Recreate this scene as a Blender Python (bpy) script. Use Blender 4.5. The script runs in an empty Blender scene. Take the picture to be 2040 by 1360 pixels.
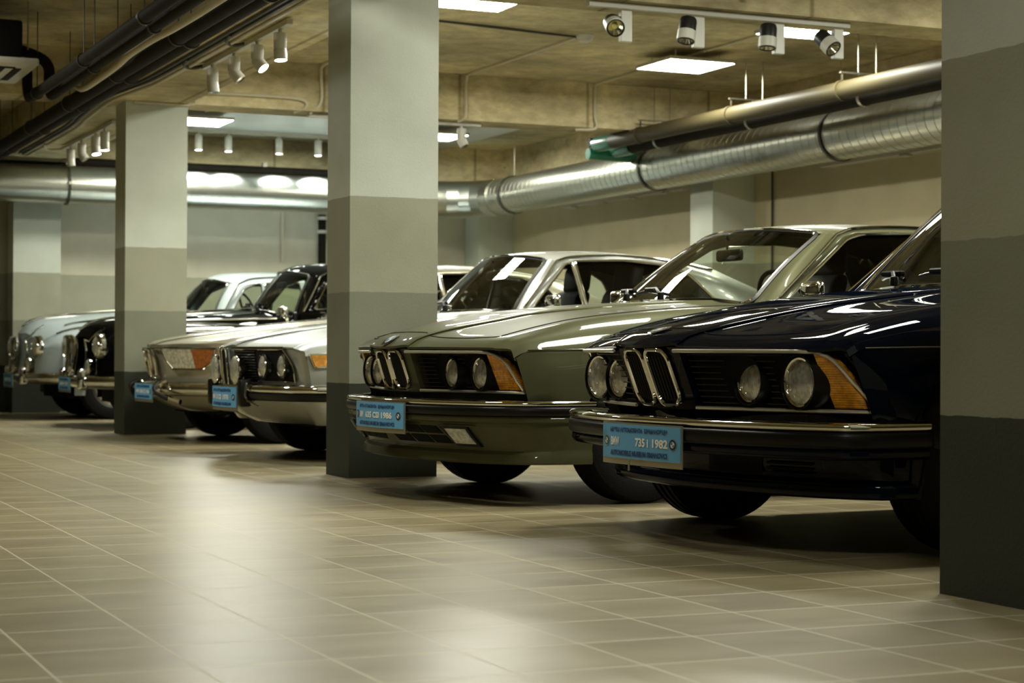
import bpy, bmesh, math, random
from mathutils import Vector, Matrix, geometry
random.seed(7)
PI = math.pi
col = bpy.context.scene.collection

# ------------------------------------------------------------------ helpers
def pchip(xs, ys):
    n = len(xs); h = [xs[i+1]-xs[i] for i in range(n-1)]; d = [(ys[i+1]-ys[i])/h[i] for i in range(n-1)]
    m = [0.0]*n
    for i in range(1, n-1):
        if d[i-1]*d[i] > 0:
            w1 = 2*h[i]+h[i-1]; w2 = h[i]+2*h[i-1]
            m[i] = (w1+w2)/(w1/d[i-1]+w2/d[i])
    m[0] = d[0]; m[-1] = d[-1]
    def f(x):
        if x <= xs[0]: return ys[0]
        if x >= xs[-1]: return ys[-1]
        i = 0
        while x > xs[i+1]: i += 1
        t = (x-xs[i])/h[i]; t2 = t*t; t3 = t2*t
        return (2*t3-3*t2+1)*ys[i]+(t3-2*t2+t)*h[i]*m[i]+(-2*t3+3*t2)*ys[i+1]+(t3-t2)*h[i]*m[i+1]
    return f

def catmull(pts, n):
    """smooth polyline through pts, n samples per segment"""
    P = [Vector(p) for p in pts]; out = []
    for i in range(len(P)-1):
        p0 = P[i-1] if i > 0 else P[i]*2-P[i+1]
        p1, p2 = P[i], P[i+1]
        p3 = P[i+2] if i+2 < len(P) else P[i+1]*2-P[i]
        for k in range(n):
            t = k/n
            out.append(0.5*((2*p1)+(p2-p0)*t+(2*p0-5*p1+4*p2-p3)*t*t+(3*p1-p0-3*p2+p3)*t*t*t))
    out.append(P[-1]); return out

class MB:
    def __init__(s): s.v = []; s.f = []
    def add(s, vs, fs):
        o = len(s.v); s.v += [tuple(v) for v in vs]; s.f += [tuple(i+o for i in f) for f in fs]; return s
    def box(s, x0, y0, z0, x1, y1, z1):
        v = [(x, y, z) for x in (x0, x1) for y in (y0, y1) for z in (z0, z1)]
        return s.add(v, [(0,1,3,2),(4,6,7,5),(0,4,5,1),(2,3,7,6),(0,2,6,4),(1,5,7,3)])
    def rbox(s, x0, y0, z0, x1, y1, z1, b=.01, seg=2):
        bm = bmesh.new(); bmesh.ops.create_cube(bm, size=1)
        for v in bm.verts: v.co = Vector(((x0+x1)/2+v.co.x*(x1-x0), (y0+y1)/2+v.co.y*(y1-y0), (z0+z1)/2+v.co.z*(z1-z0)))
        bmesh.ops.bevel(bm, geom=bm.edges[:], offset=b, segments=seg, profile=.5, affect='EDGES')
        bm.verts.index_update(); s.add([v.co[:] for v in bm.verts], [[v.index for v in f.verts] for f in bm.faces]); bm.free(); return s
    def grid(s, rows):
        n = len(rows[0]); vs = [p for r in rows for p in r]; fs = []
        for i in range(len(rows)-1):
            for j in range(n-1): fs.append((i*n+j, i*n+j+1, (i+1)*n+j+1, (i+1)*n+j))
        return s.add(vs, fs)
    def tube(s, pts, r, n=8, closed=False, cap=True, flat=1.0):
        P = [Vector(p) for p in pts]; m = len(P); rings = []
        up = None
        for i in range(m):
            a = P[i-1] if (i > 0 or closed) else P[i]
            b = P[(i+1) % m] if (i < m-1 or closed) else P[i]
            t = (b-a); t = t.normalized() if t.length > 1e-9 else Vector((1,0,0))
            if up is None:
                up = Vector((0,0,1)) if abs(t.z) < .9 else Vector((1,0,0))
            up = (up-t*up.dot(t)); up = up.normalized() if up.length > 1e-6 else t.orthogonal().normalized()
            sd = t.cross(up); rr = r[i] if isinstance(r, (list, tuple)) else r
            rings.append([P[i]+(up*math.cos(2*PI*k/n)*flat+sd*math.sin(2*PI*k/n))*rr for k in range(n)])
        vs = [p for q in rings for p in q]; fs = []
        for i in range(m if closed else m-1):
            j = (i+1) % m
            for k in range(n): fs.append((i*n+k, i*n+(k+1) % n, j*n+(k+1) % n, j*n+k))
        if cap and not closed:
            fs.append(tuple(range(n))[::-1]); fs.append(tuple((m-1)*n+k for k in range(n)))
        return s.add(vs, fs)
    def lathe(s, prof, c, axis, n=32, up=None):
        """prof: (r, h) pairs along axis from centre c"""
        a = Vector(axis).normalized(); u = Vector(up).normalized() if up else a.orthogonal().normalized(); w = a.cross(u); c = Vector(c)
        vs = []; m = len(prof)
        for r, h in prof:
            for k in range(n): vs.append(c+a*h+(u*math.cos(2*PI*k/n)+w*math.sin(2*PI*k/n))*max(r, 1e-5))
        fs = [(i*n+k, i*n+(k+1) % n, (i+1)*n+(k+1) % n, (i+1)*n+k) for i in range(m-1) for k in range(n)]
        return s.add(vs, fs)
    def poly(s, loops, mapf):
        """loops of 2D points (first outer, others holes), triangulated then mapped to 3D"""
        L = [[Vector((p[0], p[1], 0)) for p in l] for l in loops]
        tri = geometry.tessellate_polygon(L); flat = [p for l in loops for p in l]
        return s.add([mapf(p[0], p[1]) for p in flat], [tuple(t) for t in tri])
    def build(s, name, mat, parent=None, smooth=True, solid=0, loc=None, weld=True, ang=35, sub=0):
        me = bpy.data.meshes.new(name); me.from_pydata(s.v, [], s.f)
        bm = bmesh.new(); bm.from_mesh(me)
        if weld: bmesh.ops.remove_doubles(bm, verts=bm.verts, dist=1e-5)
        if sub:
            bmesh.ops.triangulate(bm, faces=bm.faces[:])
            bmesh.ops.subdivide_edges(bm, edges=bm.edges[:], cuts=sub, use_grid_fill=True)
        bmesh.ops.recalc_face_normals(bm, faces=bm.faces)
        if smooth:
            for f in bm.faces: f.smooth = True
            for e in bm.edges:
                if len(e.link_faces) == 2 and e.calc_face_angle(0) > math.radians(ang): e.smooth = False
        bm.to_mesh(me); bm.free()
        me.materials.append(mat)
        o = bpy.data.objects.new(name, me); col.objects.link(o)
        if parent: o.parent = parent
        if loc: o.location = loc
        if solid:
            md = o.modifiers.new('thick', 'SOLIDIFY'); md.thickness = solid; md.offset = 0
        return o

def empty(name, loc, rz=0, label=None, cat=None, group=None):
    o = bpy.data.objects.new(name, None); col.objects.link(o); o.location = loc; o.rotation_euler = (0, 0, rz)
    o.empty_display_size = .2
    return tag(o, label, cat, group)
def tag(o, label=None, cat=None, group=None, kind=None):
    if label: o['label'] = label
    if cat: o['category'] = cat
    if group: o['group'] = group
    if kind: o['kind'] = kind
    return o
def S(o, label=None): return tag(o, label, kind='structure')
def dup(root, loc=None, rz=None, label=None):
    r = root.copy(); col.objects.link(r)
    if loc: r.location = loc
    if rz is not None: r.rotation_euler = (0, 0, rz)
    if label: r['label'] = label
    for ch in list(root.children):
        c = ch.copy(); col.objects.link(c); c.parent = r
        for g in list(ch.children):
            d = g.copy(); col.objects.link(d); d.parent = c
    return r

# ------------------------------------------------------------------ materials
def newmat(name):
    m = bpy.data.materials.new(name); m.use_nodes = True; nt = m.node_tree; return m, nt, nt.nodes['Principled BSDF']
def pm(name, c, rough=.5, metal=0, coat=0, spec=.5, noise=0, nscale=8, bump=0, bscale=60, emit=None, es=0, coatr=.03, trans=0, flake=0):
    m, nt, b = newmat(name)
    b.inputs['Base Color'].default_value = (*c, 1); b.inputs['Roughness'].default_value = rough
    b.inputs['Metallic'].default_value = metal; b.inputs['Coat Weight'].default_value = coat; b.inputs['Coat Roughness'].default_value = coatr
    b.inputs['Specular IOR Level'].default_value = spec; b.inputs['Transmission Weight'].default_value = trans
    if emit: b.inputs['Emission Color'].default_value = (*emit, 1); b.inputs['Emission Strength'].default_value = es
    if noise or bump or flake:
        tc = nt.nodes.new('ShaderNodeTexCoord')
    if noise:
        n = nt.nodes.new('ShaderNodeTexNoise'); n.inputs['Scale'].default_value = nscale; n.inputs['Detail'].default_value = 5
        nt.links.new(tc.outputs['Object'], n.inputs['Vector'])
        r = nt.nodes.new('ShaderNodeValToRGB'); r.color_ramp.elements[0].position = .3; r.color_ramp.elements[1].position = .7
        r.color_ramp.elements[0].color = (*[x*(1-noise) for x in c], 1); r.color_ramp.elements[1].color = (*[min(1, x*(1+noise)) for x in c], 1)
        nt.links.new(n.outputs['Fac'], r.inputs['Fac']); nt.links.new(r.outputs['Color'], b.inputs['Base Color'])
    if bump:
        n2 = nt.nodes.new('ShaderNodeTexNoise'); n2.inputs['Scale'].default_value = bscale; n2.inputs['Detail'].default_value = 3
        nt.links.new(tc.outputs['Object'], n2.inputs['Vector'])
        bp = nt.nodes.new('ShaderNodeBump'); bp.inputs['Strength'].default_value = bump; bp.inputs['Distance'].default_value = .01
        nt.links.new(n2.outputs['Fac'], bp.inputs['Height']); nt.links.new(bp.outputs['Normal'], b.inputs['Normal'])
    return m

def concrete(name, c, dark=.55, scale=1.0, stretch=(1, 1, 1), joints=False):
    m, nt, b = newmat(name); N = nt.nodes.new; L = nt.links.new
    g = N('ShaderNodeNewGeometry'); mp = N('ShaderNodeMapping'); mp.inputs['Scale'].default_value = stretch
    L(g.outputs['Position'], mp.inputs['Vector'])
    def noise(s, d, r=.55):
        n = N('ShaderNodeTexNoise'); n.inputs['Scale'].default_value = s*scale; n.inputs['Detail'].default_value = d; n.inputs['Roughness'].default_value = r
        L(mp.outputs['Vector'], n.inputs['Vector']); return n
    a = noise(.9, 6); r1 = N('ShaderNodeValToRGB'); L(a.outputs['Fac'], r1.inputs['Fac'])
    r1.color_ramp.elements[0].position = .32; r1.color_ramp.elements[0].color = (*[x*dark for x in c], 1)
    r1.color_ramp.elements[1].position = .68; r1.color_ramp.elements[1].color = (*[min(1, x*1.25) for x in c], 1)
    e = noise(7, 8, .7); r2 = N('ShaderNodeValToRGB'); L(e.outputs['Fac'], r2.inputs['Fac'])
    r2.color_ramp.elements[0].position = .35; r2.color_ramp.elements[0].color = (.62, .6, .55, 1); r2.color_ramp.elements[1].position = .62; r2.color_ramp.elements[1].color = (1, 1, 1, 1)
    mx = N('ShaderNodeMix'); mx.data_type = 'RGBA'; mx.blend_type = 'MULTIPLY'; mx.inputs['Factor'].default_value = .8
    L(r1.outputs['Color'], mx.inputs['A']); L(r2.outputs['Color'], mx.inputs['B'])
    # dark pits and small holes left by the formwork
    v = N('ShaderNodeTexVoronoi'); v.inputs['Scale'].default_value = 2.6; L(mp.outputs['Vector'], v.inputs['Vector'])
    r3 = N('ShaderNodeValToRGB'); L(v.outputs['Distance'], r3.inputs['Fac'])
    r3.color_ramp.elements[0].position = .03; r3.color_ramp.elements[0].color = (.3, .27, .2, 1); r3.color_ramp.elements[1].position = .09; r3.color_ramp.elements[1].color = (1, 1, 1, 1)
    m2 = N('ShaderNodeMix'); m2.data_type = 'RGBA'; m2.blend_type = 'MULTIPLY'; m2.inputs['Factor'].default_value = .7
    L(mx.outputs['Result'], m2.inputs['A']); L(r3.outputs['Color'], m2.inputs['B'])
    out = m2.outputs['Result']
    if joints:
        sp = N('ShaderNodeSeparateXYZ'); L(g.outputs['Position'], sp.inputs['Vector'])
        pg = N('ShaderNodeMath'); pg.operation = 'PINGPONG'; pg.inputs[1].default_value = .62; L(sp.outputs['X'], pg.inputs[0])
        r4 = N('ShaderNodeValToRGB'); L(pg.outputs[0], r4.inputs['Fac'])
        r4.color_ramp.elements[0].position = .006; r4.color_ramp.elements[0].color = (.38, .34, .25, 1); r4.color_ramp.elements[1].position = .022; r4.color_ramp.elements[1].color = (1, 1, 1, 1)
        m3 = N('ShaderNodeMix'); m3.data_type = 'RGBA'; m3.blend_type = 'MULTIPLY'; m3.inputs['Factor'].default_value = .7
        L(out, m3.inputs['A']); L(r4.outputs['Color'], m3.inputs['B']); out = m3.outputs['Result']
    L(out, b.inputs['Base Color']); b.inputs['Roughness'].default_value = .85; b.inputs['Specular IOR Level'].default_value = .2
    bp = N('ShaderNodeBump'); bp.inputs['Strength'].default_value = .35; bp.inputs['Distance'].default_value = .02
    L(e.outputs['Fac'], bp.inputs['Height']); L(bp.outputs['Normal'], b.inputs['Normal'])
    return m

def banded(name, stops, rough=.6):
    """paint in horizontal bands by height"""
    m, nt, b = newmat(name); N = nt.nodes.new; L = nt.links.new
    g = N('ShaderNodeNewGeometry'); sp = N('ShaderNodeSeparateXYZ'); L(g.outputs['Position'], sp.inputs['Vector'])
    n0 = N('ShaderNodeTexNoise'); n0.inputs['Scale'].default_value = 14; n0.inputs['Detail'].default_value = 3; L(g.outputs['Position'], n0.inputs['Vector'])
    ma = N('ShaderNodeMath'); ma.operation = 'MULTIPLY_ADD'; ma.inputs[1].default_value = .012; L(n0.outputs['Fac'], ma.inputs[0]); L(sp.outputs['Z'], ma.inputs[2])
    dv = N('ShaderNodeMath'); dv.operation = 'DIVIDE'; dv.inputs[1].default_value = 3.0; L(ma.outputs[0], dv.inputs[0])
    r = N('ShaderNodeValToRGB'); r.color_ramp.interpolation = 'CONSTANT'; L(dv.outputs[0], r.inputs['Fac'])
    while len(r.color_ramp.elements) < len(stops): r.color_ramp.elements.new(.5)
    for e, (z, c) in zip(r.color_ramp.elements, stops): e.position = (z+.006)/3.0 if z > 0 else 0; e.color = (*c, 1)
    n = N('ShaderNodeTexNoise'); n.inputs['Scale'].default_value = 3; n.inputs['Detail'].default_value = 7; L(g.outputs['Position'], n.inputs['Vector'])
    r2 = N('ShaderNodeValToRGB'); L(n.outputs['Fac'], r2.inputs['Fac'])
    r2.color_ramp.elements[0].position = .3; r2.color_ramp.elements[0].color = (.86, .86, .83, 1); r2.color_ramp.elements[1].position = .6; r2.color_ramp.elements[1].color = (1, 1, 1, 1)
    mx = N('ShaderNodeMix'); mx.data_type = 'RGBA'; mx.blend_type = 'MULTIPLY'; mx.inputs['Factor'].default_value = .8
    L(r.outputs['Color'], mx.inputs['A']); L(r2.outputs['Color'], mx.inputs['B']); L(mx.outputs['Result'], b.inputs['Base Color'])
    b.inputs['Roughness'].default_value = rough; b.inputs['Specular IOR Level'].default_value = .3
    n3 = N('ShaderNodeTexNoise'); n3.inputs['Scale'].default_value = 90; n3.inputs['Detail'].default_value = 4; L(g.outputs['Position'], n3.inputs['Vector'])
    bp = N('ShaderNodeBump'); bp.inputs['Strength'].default_value = .25; bp.inputs['Distance'].default_value = .004
    L(n3.outputs['Fac'], bp.inputs['Height']); L(bp.outputs['Normal'], b.inputs['Normal'])
    return m

def tiles(name):
    m, nt, b = newmat(name); N = nt.nodes.new; L = nt.links.new
    g = N('ShaderNodeNewGeometry'); sp = N('ShaderNodeSeparateXYZ'); L(g.outputs['Position'], sp.inputs['Vector'])
    def M(op, a, bb=None, c=None):
        n = N('ShaderNodeMath'); n.operation = op
        for i, q in enumerate((a, bb, c)):
            if q is None: continue
            if isinstance(q, (int, float)): n.inputs[i].default_value = q
            else: L(q, n.inputs[i])
        return n.outputs[0]
    px, py, ox, oy = .3035, .3289, 2.541, 3.982
    ux = M('DIVIDE', M('SUBTRACT', sp.outputs['X'], ox), px); uy = M('DIVIDE', M('SUBTRACT', sp.outputs['Y'], oy), py)
    fx = M('FRACT', ux); fy = M('FRACT', uy)
    dx = M('MULTIPLY', M('MINIMUM', fx, M('SUBTRACT', 1, fx)), px); dy = M('MULTIPLY', M('MINIMUM', fy, M('SUBTRACT', 1, fy)), py*.7)
    d = M('MINIMUM', dx, dy)
    gr = M('SUBTRACT', 1, M('MINIMUM', M('MAXIMUM', M('DIVIDE', M('SUBTRACT', d, .0022), .0012), 0), 1))  # 1 in the grout
    cx = M('FLOOR', ux); cy = M('FLOOR', uy)
    cb = N('ShaderNodeCombineXYZ'); L(cx, cb.inputs[0]); L(cy, cb.inputs[1])
    wn = N('ShaderNodeTexWhiteNoise'); L(cb.outputs[0], wn.inputs['Vector'])
    # streaked body of each tile
    mp = N('ShaderNodeMapping'); mp.inputs['Scale'].default_value = (1.4, 3.2, 1); L(g.outputs['Position'], mp.inputs['Vector'])
    av = N('ShaderNodeVectorMath'); av.operation = 'ADD'; L(mp.outputs[0], av.inputs[0]); L(wn.outputs['Color'], av.inputs[1])
    n = N('ShaderNodeTexNoise'); n.inputs['Scale'].default_value = 1.6; n.inputs['Detail'].default_value = 3; L(av.outputs[0], n.inputs['Vector'])
    r = N('ShaderNodeValToRGB'); L(n.outputs['Fac'], r.inputs['Fac'])
    r.color_ramp.elements[0].position = .3; r.color_ramp.elements[0].color = (.205, .165, .088, 1); r.color_ramp.elements[1].position = .7; r.color_ramp.elements[1].color = (.275, .232, .132, 1)
    vv = M('MULTIPLY_ADD', wn.outputs['Value'], .10, .95)
    hv = N('ShaderNodeVectorMath'); hv.operation = 'SCALE'; L(r.outputs['Color'], hv.inputs[0]); L(vv, hv.inputs['Scale'])
    mx = N('ShaderNodeMix'); mx.data_type = 'RGBA'; L(gr, mx.inputs['Factor']); L(hv.outputs[0], mx.inputs['A']); mx.inputs['B'].default_value = (.42, .385, .27, 1)
    L(mx.outputs['Result'], b.inputs['Base Color'])
    rg = M('MULTIPLY_ADD', n.outputs['Fac'], .06, .31); L(M('MULTIPLY_ADD', gr, .25, rg), b.inputs['Roughness'])
    b.inputs['Specular IOR Level'].default_value = .36
    return m

def glass(name, tint, refl=1.0, ior=1.5):
    m = bpy.data.materials.new(name); m.use_nodes = True; nt = m.node_tree; nt.nodes.clear(); N = nt.nodes.new; L = nt.links.new
    o = N('ShaderNodeOutputMaterial'); t = N('ShaderNodeBsdfTransparent'); t.inputs['Color'].default_value = (*tint, 1)
    gl = N('ShaderNodeBsdfGlossy'); gl.inputs['Roughness'].default_value = .01
    fr = N('ShaderNodeFresnel'); fr.inputs['IOR'].default_value = ior
    ma = N('ShaderNodeMath'); ma.operation = 'MULTIPLY'; ma.inputs[1].default_value = refl; L(fr.outputs[0], ma.inputs[0])
    mx = N('ShaderNodeMixShader'); L(ma.outputs[0], mx.inputs[0]); L(t.outputs[0], mx.inputs[1]); L(gl.outputs[0], mx.inputs[2]); L(mx.outputs[0], o.inputs[0])
    return m

def ribbed(name, c, rough, scale, dirv='Y', metal=.9, coat=1, noise=.5, emit=None, es=0):
    """moulded lens glass: fine ribs over a bright reflector"""
    m, nt, b = newmat(name); N = nt.nodes.new; L = nt.links.new
    tc = N('ShaderNodeTexCoord'); w = N('ShaderNodeTexWave'); w.bands_direction = dirv; w.inputs['Scale'].default_value = scale; w.inputs['Distortion'].default_value = .3
    L(tc.outputs['Object'], w.inputs['Vector'])
    n = N('ShaderNodeTexNoise'); n.inputs['Scale'].default_value = 48; n.inputs['Detail'].default_value = 1; L(tc.outputs['Object'], n.inputs['Vector'])
    ad = N('ShaderNodeMath'); ad.operation = 'MULTIPLY_ADD'; ad.inputs[1].default_value = 1.2; L(n.outputs['Fac'], ad.inputs[0]); L(w.outputs['Fac'], ad.inputs[2])
    bp = N('ShaderNodeBump'); bp.inputs['Strength'].default_value = noise; bp.inputs['Distance'].default_value = .006; L(ad.outputs[0], bp.inputs['Height']); L(bp.outputs['Normal'], b.inputs['Normal'])
    r = N('ShaderNodeValToRGB'); L(n.outputs['Fac'], r.inputs['Fac']); r.color_ramp.elements[0].position = .35; r.color_ramp.elements[1].position = .65
    r.color_ramp.elements[0].color = (*[x*.62 for x in c], 1); r.color_ramp.elements[1].color = (*c, 1); L(r.outputs['Color'], b.inputs['Base Color'])
    b.inputs['Metallic'].default_value = metal; b.inputs['Roughness'].default_value = rough; b.inputs['Coat Weight'].default_value = coat
    if emit: b.inputs['Emission Color'].default_value = (*emit, 1); b.inputs['Emission Strength'].default_value = es
    return m

def duct_metal(name):
    m, nt, b = newmat(name); N = nt.nodes.new; L = nt.links.new
    tc = N('ShaderNodeTexCoord'); n = N('ShaderNodeTexVoronoi'); n.inputs['Scale'].default_value = 40; L(tc.outputs['Object'], n.inputs['Vector'])
    r = N('ShaderNodeValToRGB'); L(n.outputs['Distance'], r.inputs['Fac']); r.color_ramp.elements[0].color = (.47, .48, .42, 1); r.color_ramp.elements[1].color = (.51, .52, .46, 1)
    L(r.outputs['Color'], b.inputs['Base Color']); b.inputs['Metallic'].default_value = 1; b.inputs['Roughness'].default_value = .30
    return m

M_ = {}
M_['conc'] = concrete('raw_concrete', (.74, .65, .40), .58)
M_['beam'] = concrete('beam_concrete', (.76, .66, .40), .50, 1.0, (1, 1, 2), True)
WHITE, GREY1, GREY2, DARK = (.58, .61, .52), (.335, .335, .245), (.215, .22, .16), (.028, .032, .020)
M_['colpaint'] = banded('banded_column_paint', [(0, DARK), (.5, GREY2), (1.0, GREY1), (1.508, WHITE)])
M_['wallpaint'] = banded('banded_wall_paint', [(0, DARK), (.5, GREY2), (1.0, GREY1), (1.508, (.56, .53, .41))])
M_['wallwarmlit'] = banded('banded_wall_paint_warm_light', [(0, DARK), (.5, GREY2), (1.0, GREY1), (1.508, (.56, .495, .315))])  # same wall paint, top band warmed: difference of light put into its colour
M_['ceilpale'] = pm('pale_ceiling', (.62, .63, .58), .35, noise=.06, nscale=3)
M_['tiles'] = tiles('floor_tiles')
M_['chrome'] = pm('chrome', (.78, .77, .72), .06, 1)
M_['chromed'] = pm('worn_chrome', (.60, .58, .50), .16, 1)
M_['slat'] = pm('grille_slat_plastic', (.022, .021, .018), .25, spec=.6)
M_['amberd'] = ribbed('deep_orange_lens', (.50, .13, .012), .25, 40, 'Z', metal=.2, noise=.3)
M_['bright'] = pm('bright_moulding', (.80, .77, .66), .34, .75)
M_['glass'] = glass('windscreen_glass', (.90, .94, .87), 1.0, 1.5)
M_['sideglass'] = glass('side_window_glass', (.90, .94, .88), .9, 1.45)
M_['rubber'] = pm('black_rubber', (.012, .012, .010), .45, spec=.4)
M_['tyre'] = pm('tyre_rubber', (.008, .008, .007), .7, spec=.12, bump=.3, bscale=80)
M_['blackp'] = pm('black_plastic', (.006, .006, .005), .35, spec=.25)
M_['blackm'] = pm('matt_black', (.006, .006, .005), .8, spec=.2)
M_['lens'] = ribbed('headlamp_glass', (.97, .97, .92), .12, 60, 'Y', metal=.65)
M_['lens2'] = ribbed('pale_lamp_glass', (.85, .83, .68), .3, 30, 'Y', metal=.5, noise=.3)
M_['foglens'] = ribbed('fog_lamp_glass', (.88, .90, .86), .3, 55, 'Y', metal=.3, noise=.6)
M_['amber'] = ribbed('amber_lens', (1.0, .40, .012), .22, 40, 'Z', metal=.2, noise=.35)
M_['rim'] = pm('alloy_rim', (.55, .53, .45), .25, 1)
M_['seat'] = pm('black_upholstery', (.010, .010, .009), .7, spec=.3)
M_['head'] = pm('dark_headliner', (.02, .018, .012), .9, spec=.1)
M_['plate'] = pm('blue_plate', (.14, .41, .70), .45, spec=.4)
M_['frame'] = pm('plate_frame_metal', (.50, .45, .34), .3, .8)
M_['txtb'] = pm('navy_lettering', (.012, .06, .19), .5)
M_['txtw'] = pm('white_lettering', (.92, .92, .86), .5)
M_['logob'] = pm('emblem_blue', (.04, .20, .45), .3, coat=1)
M_['logok'] = pm('emblem_black', (.01, .01, .012), .3, coat=1)
M_['logow'] = pm('emblem_white', (.8, .8, .75), .3, coat=1)
M_['duct'] = duct_metal('galvanised_duct')
M_['pipe'] = pm('black_insulated_pipe', (.016, .014, .009), .75, spec=.12, noise=.25, nscale=6)
M_['pipeg'] = pm('dull_steel_pipe', (.050, .040, .017), .55, .0, spec=.3)
M_['green'] = pm('green_foil', (.02, .20, .12), .3, coat=.4)
M_['conduit'] = pm('pale_conduit', (.62, .57, .42), .5)
M_['cable'] = pm('dark_cable', (.03, .027, .018), .5)
M_['rail'] = pm('white_rail', (.50, .48, .40), .4)
M_['fitw'] = pm('white_fitting', (.62, .61, .54), .4)
M_['fitb'] = pm('black_fitting', (.012, .012, .011), .35)
M_['panel'] = pm('panel_diffuser', (.8, .8, .8), .5, emit=(.97, .97, .84), es=22)
M_['spotlit'] = pm('lit_lamp_face', (.8, .8, .8), .5, emit=(.9, 1.0, 1.0), es=60)
M_['spotoff'] = pm('lamp_reflector', (.75, .72, .60), .15, 1)
M_['led'] = pm('yellow_led_disc', (.55, .50, .14), .4)
M_['red'] = pm('red_pinstripe', (.55, .05, .02), .5)
M_['steel'] = pm('threaded_rod', (.42, .40, .33), .35, .9)
M_['paint23'] = pm('midnight_blue_paint', (.0013, .0028, .0080), .35, .0, .42, spec=.0, coatr=.015)
M_['paint24'] = pm('grey_green_metallic_paint', (.080, .080, .040), .42, .10, .36, spec=.05, coatr=.02)
M_['paint9'] = pm('silver_metallic_paint', (.44, .45, .41), .38, .5, 1, coatr=.03)
M_['paint20'] = pm('champagne_silver_paint', (.46, .43, .33), .36, .55, 1, coatr=.03)
M_['paint51'] = pm('gloss_black_paint', (.0015, .0015, .0013), .3, 0, .5, spec=.0, coatr=.015)
M_['paint52'] = pm('pale_blue_grey_paint', (.38, .44, .44), .3, 0, 1, coatr=.03)
M_['cream'] = pm('cream_paint', (.6, .58, .5), .3, coat=1)
EXPO = 1.72
# ------------------------------------------------------------------ cars
def tab(pairs): return pchip([p[0] for p in pairs], [p[1] for p in pairs])

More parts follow.
